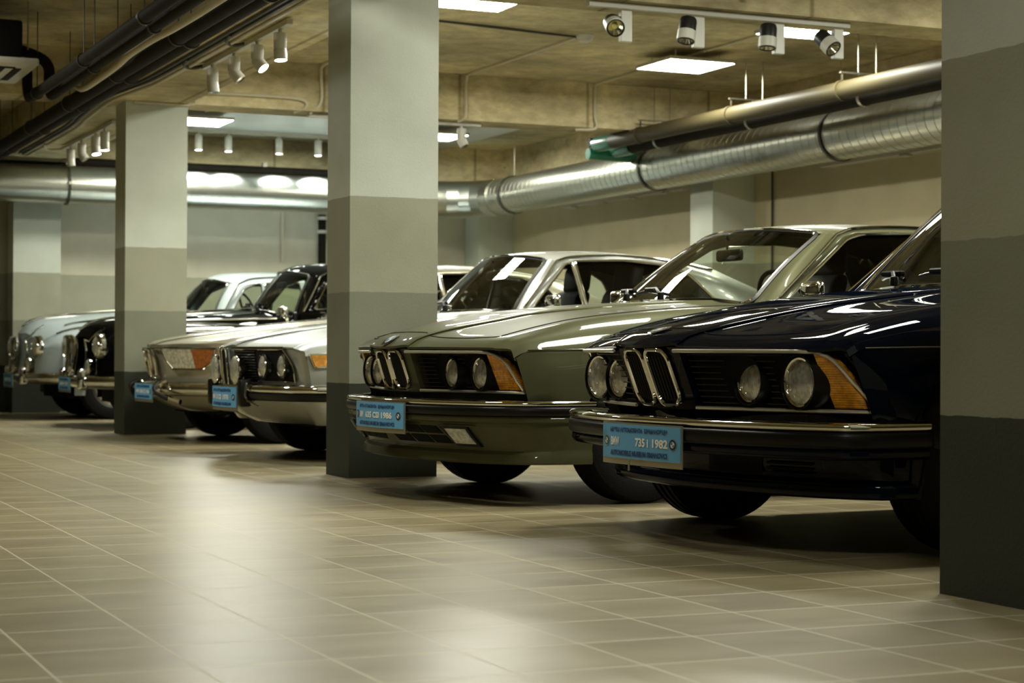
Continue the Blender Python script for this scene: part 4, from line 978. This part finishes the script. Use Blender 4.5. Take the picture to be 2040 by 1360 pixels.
def car_black():
    root = empty('car', (4.02, 16.95, 0), R_(2), 'black rounded saloon of the fifties half hidden by the far pillar', 'car')
    fifties(root, M_['paint51'], True, 'BMW 501'); return root
def car_pale():
    root = empty('car', (3.90, 19.3, 0), R_(2), 'pale blue-grey rounded saloon, farthest car in the row', 'car')
    fifties(root, M_['paint52'], False, 'BMW 502', .05); return root
# ------------------------------------------------------------------ the garage
def slab(name, x0, y0, z0, x1, y1, z1, mat, label=None):
    o = MB().box(x0, y0, z0, x1, y1, z1).build(name, mat, smooth=False, weld=False); return S(o, label)
XL, XR, YN, YF, ZC = -5.5, 9.18, -15.0, 21.2, 3.10
slab('floor', XL, YN, -.2, XR, YF, 0, M_['tiles'])
slab('ceiling', XL, YN, ZC, XR, YF, ZC+.2, M_['conc'])
slab('ceiling', 3.80, 15.575, ZC-.012, 8.3, 20.77, ZC-.001, M_['ceilpale'], 'pale ceiling bay at the far end')  # thin paler sheet just below the concrete of this bay
slab('wall_right', XR, YN, 0, XR+.2, YF, ZC, M_['wallwarmlit'])
slab('wall_back', XL, YF, 0, XR, YF+.2, ZC, M_['wallpaint'])
slab('wall_left', XL-.2, YN, 0, XL, YF, ZC, M_['wallpaint'])
slab('wall_front', XL, YN-.2, 0, XR, YN, ZC, M_['wallpaint'])
CY = [-12.68, -7.10, -1.53, 4.04, 9.61, 15.19, 20.77]
for k, y in enumerate(CY):
    o = MB().box(3.29, y, 0, 3.797, min(y+.385, YF-.001), 2.70).build('column', M_['colpaint'], smooth=False); S(o)
    o = MB().box(8.73, y, 0, XR-.001, min(y+.42, YF-.001), 2.70).build('pilaster', M_['colpaint'], smooth=False); S(o)
    o = MB().box(XL+.001, y, 2.70, XR-.12, min(y+.385, YF-.001), ZC-.001).build('beam', M_['beam'], smooth=False); S(o)
for k in range(6):
    y0, y1 = CY[k]+.386, CY[k+1]-.001
    S(MB().box(3.05, y0, 2.70, 3.80, y1, ZC-.001).build('beam', M_['beam'], smooth=False))
S(MB().box(9.06, YN+.01, 2.62, XR-.001, YF-.01, ZC-.001).build('beam', M_['beam'], smooth=False))
S(MB().box(XL+.01, YN+.01, 0, XL+.025, YF-.01, .08).build('baseboard_left', M_['conduit'], smooth=False))

def light_panel(x, y, z, label, group='square ceiling light panels', s=.30):
    t = empty('ceiling_light', (x, y, z), 0, label, 'ceiling light', group)
    MB().rbox(-s, -s, .0, s, s, .028, .004, 1).build('housing', M_['rail'], t, smooth=False)
    MB().grid([[(-s+.012, -s+.012, -.002), (-s+.012, s-.012, -.002)], [(s-.012, -s+.012, -.002), (s-.012, s-.012, -.002)]]).build('diffuser', M_['panel'], t, smooth=False)
    m = MB()
    for a in (-1, 1):
        for b in (-1, 1): m.tube([(a*.2, b*.2, .02), (a*.2, b*.2, ZC-z-.001)], .004, 6)
    m.build('hanger', M_['steel'], t); return t
PZ = 3.0
P = [(7.43, 13.38, 'square light panel just above the black pipe end'), (7.43, 11.52, 'square light panel behind the rightmost track spotlights'),
     (4.80, 11.50, 'square light panel cut by the top edge, right of the middle pillar'), (4.80, 18.78, 'square light panel right of the far pillar'),
     (7.43, 18.95, 'square light panel behind the middle pillar, at its right edge')]
for x, y, l in P: light_panel(x, y, PZ, l)
for x in (4.80, 7.43):
    for y in (5.9, 7.75, 17.05): light_panel(x, y, PZ, 'square ceiling light panel outside the view')
light_panel(4.80, 13.38, PZ, 'square ceiling light panel outside the view')
for x, y in ((2.1, -3.0), (2.1, 2.2), (2.2, 7.6), (.7, 12.8)): light_panel(x, y, PZ, 'square ceiling light panel outside the view')

# spiral duct along the right wall, elbow, then along the far wall
def spiral(pts, r, step=.11):
    out = []; rad = []; d = 0
    for a, b in zip(pts, pts[1:]):
        a, b = Vector(a), Vector(b); L = (b-a).length; n = max(1, int(L/step))
        for k in range(n):
            p = a+(b-a)*k/n; e = (b-a).normalized()
            out += [p, p+e*.002, p+e*.0025, p+e*.0085, p+e*.009, p+e*.011]; rad += [r, r, r+.003, r+.003, r, r]
    out.append(Vector(pts[-1])); rad.append(r); return out, rad
def duct(name, pts, r, label, step=.11):
    p, rd = spiral(pts, r, step); o = MB().tube(p, rd, 40).build(name, M_['duct'], ang=40); return tag(o, label, 'duct')
zd, xd, yd = 2.435, 8.50, 20.22
duct('ventilation_duct', [(xd, -3, zd), (xd, 19.55, zd)], .20, 'galvanised spiral duct running along the right wall')
el = [(xd-.62+.62*math.cos(a), 19.55+.62*math.sin(a)+.05, zd) for a in [PI/2*k/5 for k in range(6)]]
duct('duct_elbow', [(xd, 19.55, zd)]+el, .212, 'galvanised segmented duct elbow in the far corner', .30)
duct('ventilation_duct', [(xd-.62, yd, zd), (-4, yd, zd)], .20, 'galvanised spiral duct running along the far wall', .155)
def duct_strap(c, ax, label):
    t = empty('duct_hanger', (c[0], c[1], c[2]), 0, label, 'hanger', 'duct hangers')
    m = MB(); m.lathe([(.206, -.014), (.214, -.014), (.214, .014), (.206, .014)], (0, 0, 0), ax, 36); m.build('strap', M_['cable'], t)
    MB().tube([(0, 0, .21), (0, 0, ZC-c[2]-.001)], .004, 6).build('rod', M_['steel'], t)
    s = Vector(ax).cross(Vector((0, 0, 1))); MB().rbox(-.02+s.x*.21, -.02+s.y*.21, -.015, .02+s.x*.21, .02+s.y*.21, .02, .004, 1).build('clamp', M_['steel'], t)
duct_strap((xd, 15.85, zd), (0, 1, 0), 'black strap round the right duct above the wall lamp housing')
duct_strap((xd, 12.75, zd), (0, 1, 0), 'black strap round the right duct nearest the viewer')
duct_strap((xd, 19.2, zd), (0, 1, 0), 'black strap round the right duct next to the elbow')
duct_strap((3.75, yd, zd), (1, 0, 0), 'brown strap round the far duct left of the far pillar')

def pipe(pts, r, label, mat='pipe', name='pipe', cat='pipe', group=None, n=12):
    o = MB().tube(pts, r, n).build(name, M_[mat]); return tag(o, label, cat, group)
# two steel pipes in front of the duct
pa, pb = (7.90, 2.640), (8.10, 2.600)
pipe([(pa[0], -3, pa[1]), (pa[0], 15.9, pa[1])], .068, 'dull black steel pipe above the duct, the nearer one', 'pipeg', 'steel_pipe', n=20)
pipe([(pb[0], -3, pb[1]), (pb[0], 15.9, pb[1])], .062, 'dull black steel pipe above the duct, the one behind', 'pipe', 'steel_pipe', n=20)
for (x, z), nm in ((pa, 'nearer'), (pb, 'farther')):
    t = MB().lathe([(.0, .02), (.05, .018), (.072, 0), (.074, -.30), (.066, -.34)], (x, 15.92, z), (0, 1, 0), 24).build('pipe_end_cap', M_['green']); tag(t, 'green foil wrapping on the end of the %s steel pipe' % nm, 'pipe cap')
pipe([(7.85, 16.02, 2.56), (8.35, 16.02, 2.55)], .055, 'green-wrapped cross pipe at the end of the steel pipes', 'green', 'cross_pipe')
pipe([(7.95, 16.2, 2.69), (8.95, 16.2, 2.67)], .045, 'black cross pipe behind the green-wrapped pipe', 'pipe', 'cross_pipe')
for y, l in ((11.83, 'nearest the viewer'), (13.45, 'in the middle'), (15.05, 'beside the green pipe end')):
    t = empty('pipe_hanger', (pa[0], y, pa[1]), 0, 'two-rod pipe hanger on the steel pipes, '+l, 'hanger', 'steel pipe hangers')
    MB().lathe([(.069, -.016), (.078, -.016), (.078, .016), (.069, .016)], (0, 0, 0), (0, 1, 0), 24).tube([(0, 0, .075), (0, 0, .135)], .008).build('clamp', M_['pipeg'], t)
    MB().lathe([(.064, -.016), (.072, -.016), (.072, .016), (.064, .016)], (pb[0]-pa[0], 0, pb[1]-pa[1]), (0, 1, 0), 24).tube([(.2, 0, .04), (.2, 0, .13)], .006).build('clamp', M_['steel'], t)
    MB().box(-.02, -.012, .128, .42, .012, .140).build('crossbar', M_['steel'], t, smooth=False)
    for dx in (.14, .30): MB().tube([(dx, 0, .12), (dx, 0, ZC-pa[1]-.001)], .005, 6).build('rod', M_['steel'], t)
# lamp housings on the right wall
for y0, y1, l in ((16.35, 19.1, 'long white lamp housing on the right wall, the farther one'), (10.2, 13.9, 'long white lamp housing on the right wall, the nearer one')):
    t = empty('wall_light_housing', (9.10, y0, 2.33), 0, l, 'lamp housing', 'lamp housings on the right wall')
    MB().rbox(-.05, 0, -.035, .075, y1-y0, .03, .006, 1).build('housing', M_['rail'], t, smooth=False)
    for k in range(4): MB().rbox(-.065, .3+k*.7, -.055, -.01, .42+k*.7, -.03, .006, 1).build('bracket', M_['rail'], t, smooth=False)
pipe([(9.16, 14.85, 2.5), (9.16, 14.85, .3)], .010, 'thin dark conduit running down the right wall', 'cable', 'wall_conduit', 'conduit')
pipe([(9.03, 15.1, 2.60), (9.03, 8, 2.60)], .012, 'thin dark conduit along the right wall beam', 'cable', 'wall_conduit', 'conduit')
# far wall pipes
pipe([(-4, 20.55, 2.72), (7.7, 20.55, 2.70)], .055, 'black pipe above the duct on the far wall', n=16, name='wall_pipe')
pipe([(6.89, 21.13, 2.28), (6.89, 21.13, .0)], .045, 'black downpipe with white collars on the far wall', name='downpipe', n=16)
for z in (2.24, 2.08, 1.32): tag(MB().lathe([(.046, -.02), (.055, -.018), (.055, .018), (.046, .02)], (6.89, 21.13, z), (0, 0, 1), 20).build('pipe_collar', M_['fitw']), 'white collar on the far black downpipe at %s' % {2.24: 'its top', 2.08: 'its upper part', 1.32: 'its lower part'}[z], 'pipe collar')
pipe([(6.42, 21.17, 2.3), (6.42, 21.17, 1.72)], .018, 'short grey conduit on the far wall left of the black downpipe', 'conduit', 'wall_conduit', 'conduit')
tag(MB().box(6.0, 20.535, 2.60, 6.05, 20.62, 2.80).build('pipe_clamp', M_['steel'], smooth=False), 'bright clamp on the far black pipe', 'clamp')

# insulated pipes along the aisle beam
LP = [(2.33, 2.515, .038, 14.0), (2.47, 2.535, .040, 13.9), (2.70, 2.55, .055, 20.0), (2.87, 2.60, .056, 20.0)]
for (x, z, r, ye), l in zip(LP, ('first black insulated pipe from the left, turning to the ceiling unit', 'second black insulated pipe from the left, bent up at its end', 'third black insulated pipe from the left, running to the far wall', 'fourth black insulated pipe from the left, nearest the concrete beam')):
    pts = [(x, -2, z), (x, ye-.1, z)]
    if ye < 15: pts += catmull([(x, ye-.05, z), (x, ye+.04, z+.015), (x-.01, ye+.06, z+.10), (x-.02, ye+.06, z+.22), (x-.12, ye+.1, z+.30), (x-.45, ye+.2, z+.40)], 5)
    else: pts += [(x, ye, z)]
    pipe(pts, r, l, 'pipe', 'insulated_pipe', n=16)
for i, (x, z, r, ye) in enumerate(LP):
    for k in range(9):
        y = 5.2+i*.37+k*1.7
        if y > ye-.3: continue
        t = MB().lathe([(r, -.012), (r+.008, -.012), (r+.008, .012), (r, .012)], (x, y, z), (0, 1, 0), 18).tube([(x, y, z+r), (x, y, 2.699 if abs((y-4.04) % 5.575) < .39 else ZC-.001)], .0035, 6)
        t = t.build('pipe_hanger', M_['cable']); tag(t, 'thin rod and ring holding the %s black pipe' % ('first', 'second', 'third', 'fourth')[i], 'hanger', 'rod hangers on the %s black pipe' % ('first', 'second', 'third', 'fourth')[i])
pipe(catmull([(2.61, 4, 2.535), (2.60, 8.2, 2.535), (2.585, 9.69, 2.523), (2.585, 10.14, 2.523), (2.585, 10.71, 2.530), (2.585, 11.22, 2.545), (2.585, 11.84, 2.545), (2.58, 12.14, 2.523), (2.57, 12.61, 2.505), (2.56, 13.2, 2.50), (2.56, 13.5, 2.56)], 6), .022, 'cream corrugated hose weaving between the black pipes', 'conduit', 'flexible_hose', 'hose')
for k, (x, z, m, r) in enumerate(((3.245, 2.668, 'conduit', .015), (3.195, 2.684, 'cable', .014), (3.155, 2.686, 'cable', .011))):
    pipe(catmull([(x, -2, z), (x, 8, z), (x, 11, z), (x, 13.6, z), (x-.05, 14.3, z), (x-.10, 14.8, z), (x-.10, 15.3, z), (x-.06, 16.2, z), (x, 17.2, z), (x, 19.6, z)], 6), r, 'conduit along the aisle beam, %s' % ('the palest of three', 'the dark one in the middle', 'the thinnest dark one')[k], m, 'ceiling_conduit', 'conduit', n=8)

# ceiling cassette unit
t = empty('air_conditioner', (1.86, 13.7, 2.66), 0, 'black ceiling cassette air conditioner with a white grille, top left corner', 'air conditioner')
MB().rbox(-.42, -.42, .03, .30, .42, .30, .02, 2).build('casing', M_['blackm'], t)
pn = MB().rbox(-.5, -.5, -.02, .40, .5, .03, .015, 2).build('front_panel', M_['fitw'], t)
MB().box(-.28, -.28, -.024, .2, .28, -.018).build('intake_grille', M_['pipe'], t, smooth=False)
for a in ((.26, -.30, .31, .30), (-.36, -.36, .26, -.31), (-.36, .31, .26, .36)): MB().box(a[0], a[1], -.026, a[2], a[3], -.019).build('air_outlet', M_['pipe'], t, smooth=False)
for sx in (-.42, .34):
    for sy in (-.38, .38): MB().tube([(sx, sy, .1), (sx, sy, ZC-2.66-.001)], .006, 6).build('rod', M_['steel'], t)

# conduits, detector
def cond(pts, r, label, m='conduit', n=5): pipe(catmull(pts, n), r, label, m, 'ceiling_conduit', 'conduit', n=8)
cond([(6.27, 13.0, 3.09), (6.26, 14.2, 3.09), (6.25, 15.02, 3.09), (6.25, 15.15, 3.06), (6.25, 15.165, 2.95), (6.25, 15.165, 2.80), (6.24, 15.16, 2.72), (6.20, 15.22, 2.688)], .014, 'pale conduit from the smoke detector down the far beam')
cond([(7.45, 13.1, 3.085), (7.49, 14.3, 3.085), (7.50, 15.05, 3.09), (7.50, 15.15, 3.05), (7.50, 15.165, 2.95), (7.50, 15.165, 2.80), (7.50, 15.15, 2.69), (7.35, 15.25, 2.682)], .013, 'pale conduit from the light panel down the far beam')
cond([(7.47, 11.8, 3.085), (7.46, 13.1, 3.085)], .010, 'short pale conduit between two light panels')
cond([(6.27, 12.95, 3.085), (5.6, 12.8, 3.085), (4.9, 12.72, 3.085), (4.2, 12.66, 3.085)], .006, 'dark cable across the ceiling left of the smoke detector', 'cable')
cond([(6.27, 12.98, 3.09), (5.6, 12.87, 3.09), (4.9, 12.76, 3.09), (4.2, 12.70, 3.09)], .007, 'thin dark cable beside the first one on the ceiling', 'cable')
cond([(3.35, 15.17, 2.690), (3.80, 15.17, 2.690), (3.86, 15.165, 2.74), (3.92, 15.16, 2.79), (4.4, 15.16, 2.80), (4.75, 15.16, 2.79), (4.80, 15.17, 2.73), (4.72, 15.25, 2.69)], .013, 'pale looped conduit on the beam above the far pillar')
cond([(5.0, 13.6, 3.09), (4.95, 14.6, 3.09), (4.93, 15.1, 3.08), (4.93, 15.165, 3.0), (4.93, 15.165, 2.78), (4.86, 15.25, 2.69)], .014, 'pale conduit down the beam beside the middle pillar')
cond([(3.36, 12.97, 2.68), (3.28, 12.98, 2.66), (3.20, 12.9, 2.66), (3.17, 12.7, 2.675)], .014, 'dark conduit feeding the nearer aisle light track', 'cable')
cond([(3.36, 11.9, 2.68), (3.28, 11.9, 2.66), (3.20, 11.8, 2.66), (3.17, 11.6, 2.675)], .012, 'second dark conduit feeding the nearer aisle light track', 'cable')
cond([(3.45, 18.75, 2.66), (3.36, 18.8, 2.65), (3.28, 18.75, 2.65), (3.22, 18.5, 2.67)], .014, 'pale conduit feeding the farther aisle light track')
cond([(4.2, 16.6, 3.075), (4.75, 17.9, 3.075), (4.8, 18.45, 3.07)], .012, 'pale conduit to the light panel behind the far pillar')
tag(MB().lathe([(0, -.055), (.03, -.055), (.05, -.045), (.055, -.03), (.065, -.02), (.07, 0)], (6.30, 12.92, ZC-.001), (0, 0, 1), 28).build('smoke_detector', M_['fitw']), 'round white smoke detector on the ceiling', 'smoke detector')

# ------------------------------------------------------------------ track lights
def track(p0, p1, label, grp='ceiling light tracks', drop=.03):
    p0, p1 = Vector(p0), Vector(p1); d = (p1-p0); a = math.atan2(d.y, d.x); L = d.length
    o = MB().box(0, -.018, 0, L, .018, .032).build('light_track', M_['rail'], smooth=False, loc=p0); o.rotation_euler = (0, 0, a); return tag(o, label, 'light track', grp)
def cyl_spot(p, d, lit, label, grp, black=False, power=0, boxside=(.06, 0)):
    """track spotlight: adapter box on the track, cylinder head aimed along d"""
    t = empty('track_spotlight', p, 0, label, 'spotlight', grp); d = Vector(d).normalized()
    if black:
        MB().rbox(-.035, -.02, -.19, .035, .02, -.01, .004, 1).build('driver_box', M_['fitw'], t, smooth=False)
        c = Vector((-.085, -.02, -.10)); r = .052
        MB().tube([Vector((-.03, 0, -.09)), c], .012, 8).build('knuckle', M_['fitw'], t)
        MB().lathe([(.0, -.085), (r*.7, -.085), (r*.9, -.078), (r, -.06), (r, .0)], c, d, 28).build('heat_sink', M_['fitb'], t)
        MB().lathe([(r, .0), (r+.003, .001), (r+.003, .060), (r-.001, .062)], c, d, 28).build('barrel', M_['fitw'], t)
        rg = MB().lathe([(r-.001, .058), (r+.001, .066), (r-.006, .068), (r-.010, .060)], c, d, 28).build('front_ring', M_['fitb'], t)
        MB().lathe([(r-.009, .062), (r*.55, .035), (.018, .022)], c, d, 28).build('reflector', M_['spotoff'], rg)
        MB().lathe([(.018, .023), (.0, .024)], c, d, 20).build('led', M_['led'], rg)
    else:
        r = .040
        MB().lathe([(.012, 0), (.012, -.02), (r*.95, -.024), (r, -.03), (r, -.115), (r*.92, -.12), (.0, -.12)], (0, 0, 0), (0, 0, 1), 24).build('housing', M_['fitw'], t)
        c = Vector((0, 0, -.125))
        MB().lathe([(.0, -.015), (r*.9, -.015), (r*1.0, .0), (r*1.0, .065), (r*.9, .068)], c, d, 24).build('barrel', M_['fitw'], t)
        MB().lathe([(r*.92, .0655), (.0, .067)], c, d, 24).build('lamp_face', M_['spotlit' if lit else 'spotoff'], t)
        if power:
            l = bpy.data.lights.new('spot_beam', 'SPOT'); l.energy = power; l.spot_size = R_(75); l.spot_blend = .6; l.shadow_soft_size = .03; l.color = (.93, 1, .98)
            lo = bpy.data.objects.new('spot_beam', l); col.objects.link(lo); lo.parent = t; lo.location = c+d*.085; lo.rotation_euler = d.to_track_quat('-Z', 'Y').to_euler()
    return t
track((4.75, 9.70, 2.667), (6.52, 9.70, 2.667), 'white light track under the beam, top right')
G1 = 'black and white spotlights on the top right track'
for x, d, l in ((4.99, (-.25, -.90, -.42), 'first from the left, lens turned to the viewer'), (5.47, (-.22, -.15, -.95), 'second from the left, aimed down'), (6.02, (-.12, -.1, -.98), 'third from the left, aimed down'), (6.44, (.22, -.72, -.66), 'fourth, tilted with its lens showing')):
    cyl_spot((x, 9.70, 2.665), d, False, 'black and white track spotlight, '+l, G1, True)
track((3.36, 10.95, 2.655), (3.36, 12.98, 2.655), 'white light track on the aisle beam above the middle pillar')
G2 = 'white spotlights on the nearer aisle track'
for y, d, lit, l in ((12.75, (.1, -.1, -1), 0, 'first from the left, unlit, aimed down'), (12.20, (.55, -.35, -.75), 0, 'second from the left, unlit and tilted'), (11.65, (.5, -.45, -.75), 1, 'third from the left, lit and tilted'), (11.15, (.05, -.1, -1), 1, 'fourth from the left, lit, nearest the viewer')):
    cyl_spot((3.36, y, 2.655), d, lit, 'white aisle spotlight, '+l, G2, power=26 if lit else 0)
track((3.46, 16.45, 2.655), (3.46, 18.8, 2.655), 'white light track on the aisle beam behind the far pillar')
G3 = 'white spotlights on the farther aisle track'
for y, d, lit, l in ((18.45, (.1, 0, -1), 0, 'first from the left, unlit'), (17.9, (.5, -.3, -.8), 0, 'second from the left, unlit and tilted'), (17.25, (.1, -.2, -1), 1, 'third from the left, lit'), (16.85, (.05, 0, -1), 1, 'fourth, lit, beside the far pillar')):
    cyl_spot((3.46, y, 2.655), d, lit, 'white spotlight left of the far pillar, '+l, G3, power=26 if lit else 0)
track((4.6, 20.0, 3.04), (7.0, 20.0, 3.04), 'white light track above the far duct')
G4 = 'lit spotlights above the far duct'
for x, l in ((5.12, 'first from the left, beside the far pillar'), (5.45, 'second from the left'), (6.02, 'third from the left'), (6.47, 'fourth, beside the middle pillar')):
    cyl_spot((x, 20.0, 3.04), (.02, .05, -1), 1, 'lit white spotlight above the far duct, '+l, G4, power=75)
track((4.86, 15.32, 2.665), (6.45, 15.32, 2.665), 'white light track under the far beam right of the middle pillar')
G5 = 'white spotlights under the far beam'
for x, d, l in ((5.98, (.05, 0, -1), 'left of two, aimed down'), (6.27, (.3, -.4, -.8), 'right of two, tilted')):
    cyl_spot((x, 15.32, 2.665), d, 0, 'white spotlight under the far beam, '+l, G5)
car_blue(); car_green(); car_silver(); car_champagne(); car_black(); car_pale()

# ------------------------------------------------------------------ world, camera
w = bpy.data.worlds.new('World'); bpy.context.scene.world = w; w.use_nodes = True
w.node_tree.nodes['Background'].inputs[0].default_value = (.02, .02, .018, 1); w.node_tree.nodes['Background'].inputs[1].default_value = .2
cd = bpy.data.cameras.new('camera'); co = bpy.data.objects.new('camera', cd); col.objects.link(co)
f_px, yaw, pitch, roll, Hc = 3757.3, .4159, .0057, .0050, .6813
cd.sensor_width = 36; cd.lens = f_px/2040*36; cd.clip_end = 100; cd.clip_start = .05
fw = Vector((math.sin(yaw)*math.cos(pitch), math.cos(yaw)*math.cos(pitch), math.sin(pitch)))
rt = Vector((math.cos(yaw), -math.sin(yaw), 0)); up = rt.cross(fw)
r2 = rt*math.cos(roll)+up*math.sin(roll); u2 = -rt*math.sin(roll)+up*math.cos(roll)
co.matrix_world = Matrix(((r2.x, u2.x, -fw.x, 0), (r2.y, u2.y, -fw.y, 0), (r2.z, u2.z, -fw.z, Hc), (0, 0, 0, 1)))
cd.dof.use_dof = True; cd.dof.focus_distance = 7.2; cd.dof.aperture_fstop = 5.0
sc = bpy.context.scene; sc.camera = co
sc.view_settings.view_transform = 'Standard'; sc.view_settings.look = 'None'; sc.view_settings.gamma = 1; sc.view_settings.use_curve_mapping = False
sc.view_settings.exposure = EXPO
sc.cycles.max_bounces = 8; sc.cycles.diffuse_bounces = 4; sc.cycles.glossy_bounces = 4; sc.cycles.transparent_max_bounces = 24
sc.cycles.sample_clamp_indirect = 6; sc.cycles.caustics_reflective = False; sc.cycles.caustics_refractive = False
sc.cycles.use_denoising = True
